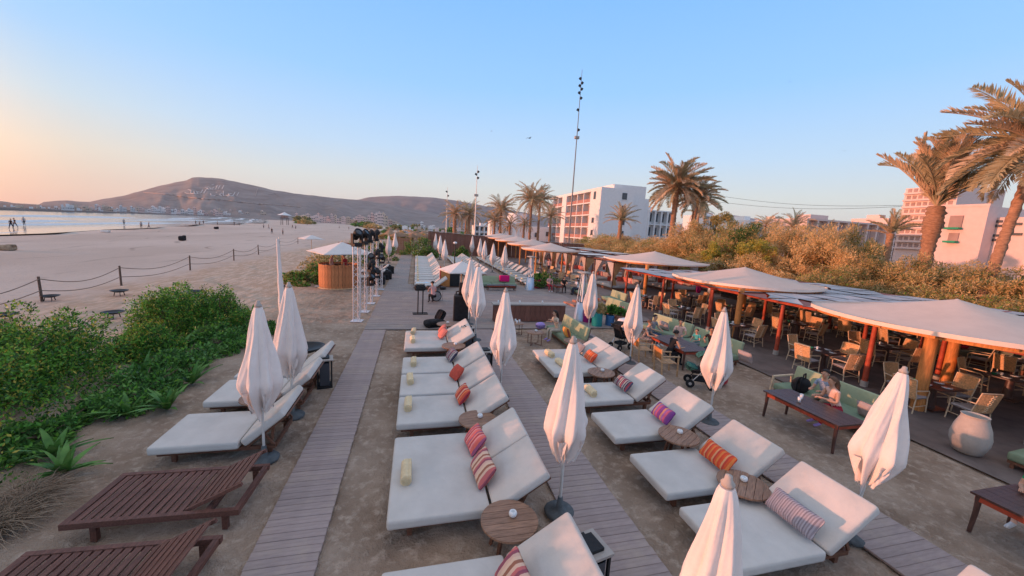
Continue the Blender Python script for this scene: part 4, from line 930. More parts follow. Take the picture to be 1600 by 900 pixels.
# ---------------------------------------------------------------- pillows, towels, tables
PL = {}
def pillow(kind, loc, rot, sz, label):
    k = (kind, sz)
    if k not in PL: b = MB(); b.cushion((0, 0, 0), (sz[0], sz[1], sz[2]), min(sz)*.45, puff=.5, pinch=.06); PL[k] = b.mesh('pillow', kind)
    o = inst(PL[k], 'pillow', None, loc, rot); tag(o, label, 'pillow', 'patterned pillows on the loungers'); return o
def back_pillow(x0, y, kind, label, sz=(.12, .44, .40), ang=32, up=.0, sy=1.5, yaw=0):
    a = rad(ang); return pillow(kind, (x0+sy+.02+up, y, .335+.24+up*.6), (0, rad(90-ang)*.75-rad(25), yaw), sz, label)
def lean(x0, y, kind, label, sz=(.13, .46, .42), sy=1.5, yaw=0.0, dx=0, tilt=38):
    return pillow(kind, (x0+sy-.02+dx, y, .60), (0, rad(tilt), yaw), sz, label)
lean(CX, 3.62, 'p_cream', 'cream and red striped pillow on the nearest centre daybed', (.14, .62, .44), yaw=.12)
lean(CX, 6.62, 'p_pink', 'pink striped pillow, farther of the two on the big daybed', (.14, .62, .44), yaw=.12); lean(CX, 5.75, 'p_cream', 'cream and brown striped pillow, nearer of the two on the big daybed', (.15, .72, .44), yaw=.08)
lean(CX, 8.65, 'p_red', 'orange-red striped pillow beside the slatted round table', yaw=.1, sz=(.13, .58, .42)); lean(CX, 10.05, 'p_brick', 'brick-orange pillow on the third single lounger', yaw=.35)
lean(CX, 11.55, 'p_navy', 'dark striped pillow on the fourth single lounger', yaw=.2, sz=(.13, .56, .40)); lean(CX, 14.0, 'p_coral', 'coral pillow nearer on the far centre daybed', yaw=.2, dx=-.12); lean(CX, 14.6, 'p_coral', 'plain coral pillow farther on the far centre daybed', yaw=-.1, dx=-.1)
lean(4.06, 3.95, 'p_grey', 'grey-mauve woven pillow behind the near parasol', (.13, .78, .36)); lean(4.06, 5.42, 'p_orange', 'bright orange embroidered pillow', (.13, .72, .36), dx=-.03)
lean(4.06, 7.1, 'p_purple', 'purple and red striped pillow on the right row', (.13, .62, .36)); lean(4.06, 8.85, 'p_navy', 'navy striped pillow with cream bands on the right row', (.13, .68, .34)); lean(4.06, 11.1, 'p_orange', 'orange patterned pillow on the farthest right daybed', (.13, .62, .36), sy=1.6); lean(4.06, 12.0, 'p_taupe', 'taupe pillow on the farthest right daybed', (.13, .56, .36), sy=1.6)
tw = MB(); tw.tube([(0, -.24, 0), (0, .24, 0)], .088, 20); 
sp = [(0.016+.0042*k)*1 for k in range(16)]
pts = [(sp[k]*math.cos(k*.9), -.247, sp[k]*math.sin(k*.9)) for k in range(16)]; tw.tube(pts, .0055, 4); tw.tube([(x, .247, z) for x, y, z in pts], .0055, 4)
tw.tube([(.06, -.235, .07), (.06, .235, .07)], .022, 6)
TWM = tw.mesh('rolled_towel', 'towel')
for k, (x, y, rz, lab) in enumerate([(-.08, 5.98, 0, 'yellow rolled towel on the big centre daybed'), (-.1, 8.5, 0, 'yellow rolled towel on the lounger by the slatted table'), (-.08, 9.98, .05, 'yellow rolled towel on the third single lounger'), (-.0, 11.3, 0, 'yellow rolled towel on the fourth single lounger, slightly unrolled'), (-.05, 13.65, .05, 'yellow rolled towel nearer on the far centre daybed'), (-.03, 14.75, -.1, 'yellow rolled towel farther on the far centre daybed'), (4.45, 11.75, .1, 'yellow rolled towel farther on the farthest right daybed'), (4.5, 10.85, .1, 'yellow rolled towel nearer on the farthest right daybed'), (4.5, 8.7, .0, 'yellow rolled towel hidden partly by the near parasol')]):
    tag(inst(TWM, 'rolled_towel', None, (x, y, .49), (0, 0, rz)), lab, 'towel', 'rolled yellow towels')
def rtable_fn(R=.40, H=.53):
    def fn():
        r = thing('round_table', 'x', 'table'); sl = 7; w_ = 2*R/sl
        for i in range(sl):
            y0 = -R+i*w_+.003; y1 = y0+w_-.007; b = MB(); vs = []; n = 6
            for sgn, yy in ((1, y0), (1, y1)):
                pass
            top = []
            xs0 = math.sqrt(max(0, R*R-y0*y0)); xs1 = math.sqrt(max(0, R*R-y1*y1))
            ys_ = [y0+(y1-y0)*j/4 for j in range(5)]
            outl = [(math.sqrt(max(0, R*R-y*y)), y) for y in ys_]+[(-math.sqrt(max(0, R*R-y*y)), y) for y in ys_[::-1]]
            m_ = len(outl); vs = [(x, y, H-.03) for x, y in outl]+[(x, y, H) for x, y in outl]
            b.add(vs, [tuple(range(m_))[::-1], tuple(range(m_, 2*m_))]+[(j, (j+1) % m_, m_+(j+1) % m_, m_+j) for j in range(m_)]); b.build('slat', 'table_wood', r)
        b = MB(); b.box((0, 0, H-.055), (R*1.7, .07, .045)); b.box((0, 0, H-.058), (.07, R*1.7, .043)); b.build('cross_brace', 'teak', r)
        for k in range(4):
            a = math.pi/4+k*math.pi/2; b = MB(); b.beam((math.cos(a)*R*.45, math.sin(a)*R*.45, H-.05), (math.cos(a)*R*.72, math.sin(a)*R*.72, 0), .045, .045); b.build('leg', 'teak', r)
        return r
    return Proto(fn)
rt = rtable_fn()
TB = [((1.34, 4.62), 'slatted round table in front of the nearest centre daybed back'), ((1.34, 7.52), 'round slatted table between the big daybed and the single loungers'), ((1.32, 12.72), 'round table in front of the farthest centre daybed'), ((1.30, 15.75), 'round table beside the black bag near the loudspeaker'), ((5.36, 6.3), 'round table between the orange and purple pillow loungers of the right row'), ((5.42, 4.73), 'round slatted table by the bright orange pillow lounger'), ((5.4, 9.85), 'round table at the near corner of the farthest right daybed'), ((5.9, 13.05), 'round table behind the tall closed parasol by the green sofa'), ((-3.3, 9.15), 'round table under the left closed parasol')]
ash = MB(); ash.lathe([(.035, 0), (.055, .02), (.06, .05), (.05, .075), (.03, .08), (.026, .06), (0, .05)], 14)
ASH = ash.mesh('ashtray', 'glass_white')
for k, ((x, y), lab) in enumerate(TB):
    rt((x, y, 0), rad(8*k), lab, 'round wooden side tables')
    if k != 8: tag(inst(ASH, 'ashtray', None, (x+.06, y+.05, .532)), 'white ashtray on the side table '+['by the nearest centre daybed', 'before the single centre loungers', 'by the far centre daybed', 'beside the black bag', 'by the purple pillow lounger', 'by the bright orange pillow', 'at the farthest right daybed', 'behind the tall centre parasol'][k], 'ashtray', 'ashtrays on the side tables')
# ---------------------------------------------------------------- lanterns
def lantern_fn():
    r = thing('lantern', 'x', 'lantern'); H = .78; w_ = .17
    b = MB(); b.box((0, 0, .03), (.38, .38, .06)); b.build('base', 'black', r)
    for a in (-1, 1):
        for c in (-1, 1): b = MB(); b.box((a*w_, c*w_, H/2+.03), (.035, .035, H-.06)); b.build('post', 'black', r)
    for k in range(4): b = MB(); b.box((w_+.002, 0, H/2), (.008, .24, H-.16)); o = b.build('pane', 'window_dark', r); o.rotation_euler[2] = k*math.pi/2
    b = MB(); b.box((0, 0, H+.012), (.42, .42, .035)); b.build('top', 'clay', r)
    b = MB(); b.box((0, 0, H+.05), (.24, .26, .04)); b.box((0, .15, H+.045), (.08, .05, .03)); b.build('lid', 'black', r)
    b = MB(); b.cyl((0, 0, .06), .22, .045, 12); b.build('candle', 'white_wall', r)
    return r
lan = Proto(lantern_fn)
for x, y, lab in [(at(921, 850, .83).x, at(921, 850, .83).y, 'black lantern with a grey top beside the nearest daybed back'), (2.15, 11.3, 'tall black lantern behind the dark-striped pillow lounger'), (1.98, 14.15, 'black lantern behind the farthest centre daybed'), (-2.35, 10.9, 'squat black lantern beside the left boardwalk')]:
    lan((x, y, 0), rad(12), lab, 'black floor lanterns')
# ---------------------------------------------------------------- closed parasols
def canopy_mesh(seed, H0=.90, H1=2.86, R=.292, n=96, m=28):
    rs = random.Random(seed); ph = rs.uniform(0, 6.28); k = 7; amps = [rs.uniform(.75, 1.2) for _ in range(8)]; hem = [rs.uniform(-.16, .16) for _ in range(8)]; tw_ = rs.uniform(-.5, .5)
    b = MB(); vs = []
    for i in range(m+1):
        t_ = i/m; z = H1+(H0-H1)*t_
        if t_ < .03: base = R*.24
        elif t_ < .70: base = R*(.27+.73*((t_-.03)/.67)**.95)
        else: base = R*(1-((t_-.70)/.30)**1.25*.80)
        for j in range(n):
            a = 2*math.pi*j/n; u = (a+ph+tw_*t_*1.2)*k/2/math.pi; s_ = int(math.floor(u)) % 8; f = u-math.floor(u)
            fold = 1-2*abs(f-.5)                # ridge of each fold
            fold = fold**1.05
            rr_ = base*(1+(.50*amps[s_]*t_**.4+.04)*(fold-.42))
            rr_ *= 1+.05*math.sin(a*3+i*.35+ph)+.03*math.sin(a*17+i*.6)*(t_ > .1)
            zz = z
            if t_ > .60: zz += (hem[s_]*fold+.08*math.sin(a*5+ph))*((t_-.6)/.4)+(.24*(1-fold))*((t_-.6)/.4)**1.5*(.5+amps[s_]*.5)
            if t_ == 0: rr_ = R*.22
            vs.append((rr_*math.cos(a), rr_*math.sin(a), zz))
    b.add(vs, [(i*n+(j+1) % n, i*n+j, (i+1)*n+j, (i+1)*n+(j+1) % n) for i in range(m) for j in range(n)], 0, True)
    b.add(vs[:n], [tuple(range(n))], 0)
    # loose corner flaps of cloth hanging below the tie
    for q in range(4):
        a = ph+q*math.pi/2+rs.uniform(-.3, .3); w_ = .5; z0 = H0+.48; fl = []
        for i in range(6):
            t2 = i/5
            for j in range(5):
                aa = a+(j/4-.5)*w_*(1-t2*.85); r2 = R*(1.0-.45*t2+.12*math.sin(j*1.6+i)); fl.append((r2*math.cos(aa), r2*math.sin(aa), z0-t2*rs.uniform(.40, .44)))
        b.add(fl, [(i*5+j, i*5+j+1, (i+1)*5+j+1, (i+1)*5+j) for i in range(5) for j in range(4)], 0, True)
    return b.mesh('canopy', 'canvas')
CAN = [canopy_mesh(s) for s in (1, 2, 3, 4)]
CANF = [canopy_mesh(s, .8, 2.84, .30, 32, 14) for s in (7, 8)]
def parasol_fn(ci, base=True, far=False):
    def fn():
        r = thing('closed_parasol', 'x', 'parasol')
        inst((CANF if far else CAN)[ci], 'canopy', r)
        MB().tube([(0, 0, .05), (0, 0, 2.93)], .024, 10).build('pole', 'pole_metal', r)
        MB().lathe([(.0, 2.87), (.055, 2.87), (.06, 2.90), (.035, 2.93), (.03, 2.97), (0, 2.98)], 12, cap=False).build('finial', 'clay', r)
        b = MB(); b.lathe([(.24, 0), (.25, .03), (.22, .06), (.06, .075), (.04, .28), (.036, .28)], 20); b.build('base', 'concrete_base', r)
        if not far:
            MB().lathe([(.0, .98), (.035, .98), (.042, 1.0), (.035, 1.03), (0, 1.03)], 10).build('runner', 'glass_white', r)
            b = MB(); b.lathe([(.085, 1.19), (.095, 1.22), (.085, 1.25)], 16, cap=False); b.build('tie_band', 'canvas', r)
        return r
    return Proto(fn)
PR = [parasol_fn(i) for i in range(4)]; PF = [parasol_fn(i, far=True) for i in range(2)]
GP = 'closed white parasols'
for k, (x, y, s_, lab) in enumerate([(2.36, 5.25, 1.0, 'closed white parasol standing at the centre of the picture beside the big daybed'), (2.30, 9.6, 1.02, 'closed white parasol by the single loungers, second along the middle boardwalk'), (2.42, 15.0, 1.06, 'closed white parasol beside the loudspeaker, nearer of the overlapping two'), (2.48, 17.6, 1.08, 'closed white parasol behind the loudspeaker, farther of the overlapping two'), (2.46, 2.28, .90, 'nearest closed parasol, its sunlit canopy cut by the bottom edge'), (7.2, 4.24, .96, 'closed parasol by the brown post in front of the clay vase'), (7.28, 7.57, 1.0, 'closed parasol beside the pushchair of the family table'), (7.6, 11.87, .98, 'closed parasol left of the wooden armchairs'), (7.54, 15.29, 1.0, 'closed parasol in front of the coloured plant pots'), (-2.68, 7.5, 1.02, 'nearer closed parasol of the left row with a pink lit edge'), (-2.68, 9.2, 1.05, 'farther closed parasol of the left row'), (-3.35, 12.6, .98, 'thin bright closed parasol behind the two left parasols')]):
    if k == 11: continue
    PR[k % 4]((x, y, 0), rad(47*k), lab, GP, (s_, s_, s_*1.0))
for o_ in [q for q in COL.objects if q.get('label', '').startswith('closed parasol by the brown post')]: o_.location = (6.75, 3.95, 0); o_.rotation_euler = (0, .17, 0)
# a furled white sail on a slanting pole behind them
p = at(452, 520); r = thing('furled_banner', 'tall narrow furled white banner on a leaning pole behind the left parasols', 'banner', (atY(441, 380, 14.9).x, 14.9, 0))
pt = Vector((-4.15, 14.9, atY(438, 371, 14.9).z)); b = MB(); b.tube([(0, 0, 0), (-.04, 0, pt.z*.5), (-.10, 0, pt.z)], [.03, .025, .015], 8); b.build('pole', 'pole_metal', r)
b = MB(); n_ = 14; b.tube([(-.01-.10*(i/n_)-.03, -.02, .75+(pt.z-.80)*i/n_) for i in range(n_+1)], [.13*(1-.72*i/n_)*(1+.12*math.sin(i*2.1)) for i in range(n_+1)], 10); b.build('cloth', 'canvas', r)
FP = []
for i, (px, py) in enumerate([(680, 400), (687, 406), (694, 420)]): q = at(px, py); FP.append((q.x, q.y, f'closed parasol in the trio before the brown wall corner, {["farthest", "middle", "nearest"][i]} of the three'))
for i, (px, py) in enumerate([(737, 403), (749, 411), (756, 418), (769, 426), (787, 431)]): q = at(px, py); FP.append((q.x, q.y, f'closed far parasol on the diagonal line right of the blue-white parasol, {ORD[4-i]} of five'))
for i, (px, py) in enumerate([(607, 411), (617, 402)]): q = at(px, py); FP.append((q.x, q.y, ['nearer', 'farther'][i]+' closed parasol left of the wooden gate'))
for k, (x, y, lab) in enumerate(FP): PF[k % 2]((x, y, 0), rad(33*k), lab, GP, (1+y*.002, 1+y*.002, 1.04+max(0, y-35)*.006))
# open square parasols
def open_parasol(px, py, ptop, pcorner, half, label, cat='parasol', blue=False, z=None, rot=20, base=None):
    q = at(px, py) if base is None else Vector((*base, 0)); H = zat(q.x, q.y, ptop); r = thing('open_parasol', label, 'parasol', q, rad(rot), 'open square parasols')
    zc = H-(half*.42 if half > 1.04 else .55); b = MB(); n = 4; top = (0, 0, H); vs = [top]+[(half*math.sqrt(2)*math.cos(math.pi/4+i*math.pi/2), half*math.sqrt(2)*math.sin(math.pi/4+i*math.pi/2), zc) for i in range(4)]
    mids = [tuple((Vector(vs[1+i])+Vector(vs[1+(i+1) % 4]))/2+Vector((0, 0, .05))) for i in range(4)]; vs += mids
    fs = []
    for i in range(4): fs += [(0, 1+i, 5+i), (0, 5+i, 1+(i+1) % 4)]
    b.add(vs, fs); v2 = [(v[0]*1.001, v[1]*1.001, v[2]-.03) for v in vs]; b.add(v2, [f[::-1] for f in fs])
    for i in range(4): b.beam(vs[1+i], vs[1+(i+1) % 4], .02, .05)
    b.build('canopy', 'canvas', r)
    for i in range(4): MB().tube([(0, 0, H-.06), (vs[1+i][0]*.98, vs[1+i][1]*.98, zc-.03)], .014, 5).build('rib', 'teak', r)
    MB().tube([(0, 0, 0), (0, 0, H+.08)], .03, 8).build('pole', 'wood_light', r); MB().lathe([(.3, 0), (.3, .06), (.06, .1)], 16).build('base', 'concrete_base', r)
_q = at(719, 484); open_parasol(0, 0, 408, 0, 1.02, 'open square parasol, blue-white, over the orange and black cabinet', rot=14, base=(_q.x, _q.y))
open_parasol(530, 0, 378, 0, 1.75, 'open square white parasol over the round wooden bar', rot=30, base=(-4.95, 28.6))
open_parasol(487, 0, 367, 0, 1.1, 'small open white parasol out on the beach behind the bar', rot=35, base=tuple(at(487, 403))[:2])
# ---------------------------------------------------------------- round bar
def bar():
    c = Vector((-5.15, 28.4, 0)); r = thing('round_bar', 'round bar counter clad in upright orange-brown boards', 'bar', c); R = 1.22; H = 1.62; n = 34
    b = MB(); b.box((0, 0, H/2), (.165+.045, .035, H)); me = b.mesh('board', 'bar_board')
    for i in range(n): a = 2*math.pi*i/n; inst(me, 'board', r, (R*math.cos(a), R*math.sin(a), rng.uniform(-.03, .03)), (0, 0, a+math.pi/2), )
    b = MB(); b.lathe([(R-.34, H-.16), (R-.05, H-.16), (R-.05, H-.12), (R-.34, H-.12)], 30, cap=False); b.build('counter', 'table_wood', r)
    b = MB(); b.lathe([(R+.12, 0), (R+.12, .05), (0, .05)], 30); b.build('plinth', 'wood_light', r)
bar()
# ---------------------------------------------------------------- truss towers with stage lights
def truss_fn():
    r = thing('truss_tower', 'x', 'truss tower'); H = 3.42; s_ = .29; P = [(0, 0), (s_, 0), (s_/2, s_*.86)]
    for x, y in P: MB().tube([(x, y, 0), (x, y, H)], .024, 8).build('chord', 'truss', r)
    b = MB(); n = 12
    for k in range(3):
        a, c = P[k], P[(k+1) % 3]
        for i in range(n):
            z0, z1 = H*i/n, H*(i+1)/n
            if i % 2: a2, c2 = c, a
            else: a2, c2 = a, c
            b.tube([(*a2, z0+.02), (*c2, z1-.02)], .0095, 5)
    b.build('bracing', 'truss', r)
    b = MB(); b.box((s_/2, s_*.3, .012), (.5, .5, .02)); b.build('base_plate', 'truss', r); b = MB(); b.box((s_/2, s_*.3, H+.012), (.4, .4, .02)); b.build('top_plate', 'dark_metal', r)
    return r
trs = Proto(truss_fn)
TY = [18.35, 20.3, 22.5, 24.9, 27.5]
for k, y in enumerate(TY): trs((-2.72+.06*k, y, 0), rad(-6), f'white lattice truss tower, {ORD[k]} of the line of five beside the boardwalk', 'white truss towers')
def spot_fn():
    r = thing('stage_light', 'x', 'stage light')
    b = MB(); b.box((0, 0, .06), (.30, .24, .12)); b.build('base', 'black', r)
    b = MB()
    for s_ in (-1, 1): b.box((s_*.17, 0, .27), (.045, .14, .36))
    b.build('yoke', 'black', r)
    b = MB(); b.lathe([(.07, -.20), (.12, -.16), (.13, .02), (.15, .06), (.15, .20), (.135, .21), (.125, .17), (0, .16)], 16); o = b.build('head', 'black', r, (0, 0, .40)); o.rotation_euler = (rad(50), 0, 0)
    b = MB(); b.lathe([(.12, .175), (.06, .19), (0, .195)], 14, cap=False); b.build('lens', 'window_dark', o)
    return r
spt = Proto(spot_fn)
SPT = []
for k, y in enumerate(TY[:4]): SPT.append(((-2.58+.06*k, y+.1, 3.44), rad(40+25*k), f'black moving stage light on top of the {ORD[k]} truss tower', 1.25-.05*k))
for k, (y, z) in enumerate([(22.3, 2.25), (22.4, 1.55), (24.7, 2.35), (24.75, 1.2), (27.3, 2.6), (27.3, 1.85), (20.2, 1.4), (20.15, 2.1)]): SPT.append(((-2.35+.03*k, y-.15, z), rad(70*k), f'black stage light clamped {["low", "halfway", "high"][k % 3]} on a truss tower, number {["one", "two", "three", "four", "five", "six", "seven", "eight"][k]} from the near end'.replace(', number', ', light'), 1.0))
for loc, rz, lab, s_ in SPT: spt(loc, rz, lab, 'black stage lights on the truss towers', (s_, s_, s_))
# equipment heap behind towers
for k, (x, y, s_, lab) in enumerate([(-2.6, 30.2, .6, 'black equipment case behind the last truss tower'), (-2.4, 33.0, .7, 'covered black gear beside the far boardwalk'), (-2.5, 36.8, .7, 'second covered black gear beside the far boardwalk')]):
    r = thing('equipment_case', lab, 'case', (x, y, 0), rad(10*k), 'black gear behind the towers'); b = MB(); b.cushion((0, 0, s_*.5), (s_*1.3, s_*1.6, s_), .05); b.build('body', 'black_cloth', r); b = MB(); b.box((0, 0, s_+.06), (s_*.6, s_*.8, .12)); b.tube([(-.2, -s_*.8-.03, s_*.6), (.2, -s_*.8-.03, s_*.6)], .02, 6); b.build('handle', 'dark_metal', r)
# ---------------------------------------------------------------- gate, brown wall
def gate():
    r = thing('wooden_gate', 'pale wooden plank gate at the end of the long boardwalk', 'gate', (-3.1, 62.4, 0)); W = 2.2; H = 2.55
    b = MB(); b.box((0, 0, 0), (W/8-.02, .05, H-.1)); me = b.mesh('board', 'gate_board')
    for i in range(8): inst(me, 'board', r, ((i+.5)*W/8, 0, H/2))
    for x in (-.07, W+.07): b = MB(); b.box((x, 0, H/2), (.14, .14, H)); b.build('gate_post', 'wood_orange', r)
    b = MB(); b.box((W/2, -.04, .5), (W, .03, .12)); b.box((W/2, -.04, H-.4), (W, .03, .12)); b.build('ledge', 'gate_board', r)
gate()
def brown_wall(x0, y0, x1, y1, h0, h1, label, n):
    r = thing('board_wall', label, 'wall', (x0, y0, 0), math.atan2(y1-y0, x1-x0), 'brown board walls around the club'); L_ = math.hypot(x1-x0, y1-y0); w_ = L_/n
    b = MB(); b.box((0, 0, .5), (w_-.015, .05, 1)); me = b.mesh('board', 'wall_board')
    for i in range(n):
        h = h0+(h1-h0)*(i+.5)/n+rng.uniform(-.03, .03); inst(me, 'board', r, ((i+.5)*w_, rng.uniform(-.01, .01), 0), (0, 0, 0), (1, 1, h))
    b = MB(); b.beam((0, 0, h0+.06), (L_, 0, h1+.06), .14, .08); b.build('cap_rail', 'clay', r)
brown_wall(1.9, 64.0, 16.0, 64.5, 3.75, 3.2, 'tall brown board wall behind the far loungers', 60)
brown_wall(16.05, 64.5, 30, 60, 3.0, 3.0, 'brown board wall continuing behind the white tent canopies', 50)
brown_wall(-12, 66.0, -3.4, 63, 1.2, 1.2, 'low brown board wall left of the gate, mostly hidden by bushes', 30)
# ---------------------------------------------------------------- beach: rope fence, fire bowls, tower
r = thing('rope_fence', 'post and rope fence running along the beach side of the club', 'fence', (0, 0, 0))
FPT = [(-16.95, 17.6), (-16.95, 22.4), (-16.93, 27.4), (-17.3, 35.4), (-17.7, 44.0), (-18.3, 52.0), (-19.6, 63.7), (-21, 78)]
for x, y in FPT: b = MB(); b.tube([(x, y, -.1), (x+rng.uniform(-.04, .04), y, 1.16)], [.055, .048], 9); b.build('post', 'post_wood', r)
for (x0, y0), (x1, y1) in zip(FPT[:-1], FPT[1:]):
    for h, sag in ((1.05, .42), (.5, .30)):
        b = MB(); b.tube([(x0+(x1-x0)*i/14, y0+(y1-y0)*i/14, h-sag*math.sin(math.pi*i/14)) for i in range(15)], .022, 5); b.build('rope', 'rope', r)
bowl_me = None
def bowl_fn():
    r = thing('fire_bowl', 'x', 'fire bowl'); b = MB(); b.lathe([(.0, .20), (.2, .21), (.42, .29), (.46, .33), (.44, .33), (.38, .29), (0, .235)], 24, cap=False); b.build('bowl', 'dark_metal', r)
    for k in range(3): a = k*2.094; b = MB(); b.beam((.22*math.cos(a), .22*math.sin(a), .24), (.28*math.cos(a), .28*math.sin(a), 0), .035, .035); b.build('leg', 'dark_metal', r)
    return r
bw = Proto(bowl_fn)
for px, py, s_, lab in [(8, 502, 1, 'black fire bowl on the sand at the left edge'), (187, 462, 1, 'black fire bowl on the sand between the first fence posts'), (305, 462, .95, 'black fire bowl just behind the rounded hedge shrub'), (178, 497, .95, 'black fire bowl partly hidden behind the middle hedge'), (79, 470, .9, 'black bowl lying low at the foot of the first fence post'), (449, 452, .8, 'small dark bowl beside the furled banner')]: bw(at(px, py), rad(px), lab, 'black fire bowls on the sand', (s_*.82, s_*.82, s_*.9))
bw((-3.35, 13.0, 0), .4, 'large black round tray on legs behind the farthest left lounger', 'black fire bowls on the sand', (1.25, 1.15, 1.5))
def small_box(name, px, py, lab, cat, matn, sz): p = at(px, py); b = MB(); b.cushion((0, 0, sz[2]/2), sz, min(sz)*.3); b.cushion((sz[0]*.3, 0, sz[2]*.9), (sz[0]*.5, sz[1]*.6, sz[2]*.5), min(sz)*.2); tag(b.build(name, matn, None, p), lab, cat)
small_box('driftwood_heap', 10, 391, 'brownish heap of debris on the beach at the left edge', 'debris', 'straw', (1.2, .8, .5)); small_box('beach_bag', 285, 376, 'lone dark bag on the open beach', 'bag', 'black_cloth', (.9, .8, .75)); small_box('beach_bag', 338, 358, 'dark bag on the sand near the water', 'bag', 'black_cloth', (1.1, .9, .7)); small_box('beach_towel', 165, 363, 'crumpled pale towel by the waterline', 'towel', 'canvas', (1.2, .9, .35)); small_box('flat_stone', 500, 449, 'pale flat stone beside the round bar', 'stone', 'clay', (.6, .3, .12))
def lifeguard():
    p = at(445, 351.5); s_ = 1.0; k = math.hypot(p.x, p.y)/598.0   # metres per pixel there
    r = thing('lifeguard_tower', 'raised hut with a pointed roof far out on the beach', 'lifeguard tower', p); h = 16*k
    for a in (-1, 1):
        for c in (-1, 1): b = MB(); b.beam((a*3.6*k, c*3.6*k, 0), (a*3.2*k, c*3.2*k, h*.55), .5*k, .5*k); b.build('leg', 'post_wood', r)
    b = MB(); b.box((0, 0, h*.56), (9*k, 9*k, .8*k)); b.build('platform', 'post_wood', r)
    b = MB(); b.box((0, 0, h*.69), (6.6*k, 6.6*k, h*.2)); b.build('cabin', 'balcony_in', r)
    b = MB(); b.lathe([(8.8*k, h*.79), (3.5*k, h*.93), (0, h*1.06)], 4); b.build('roof', 'white_wall', r)
lifeguard()
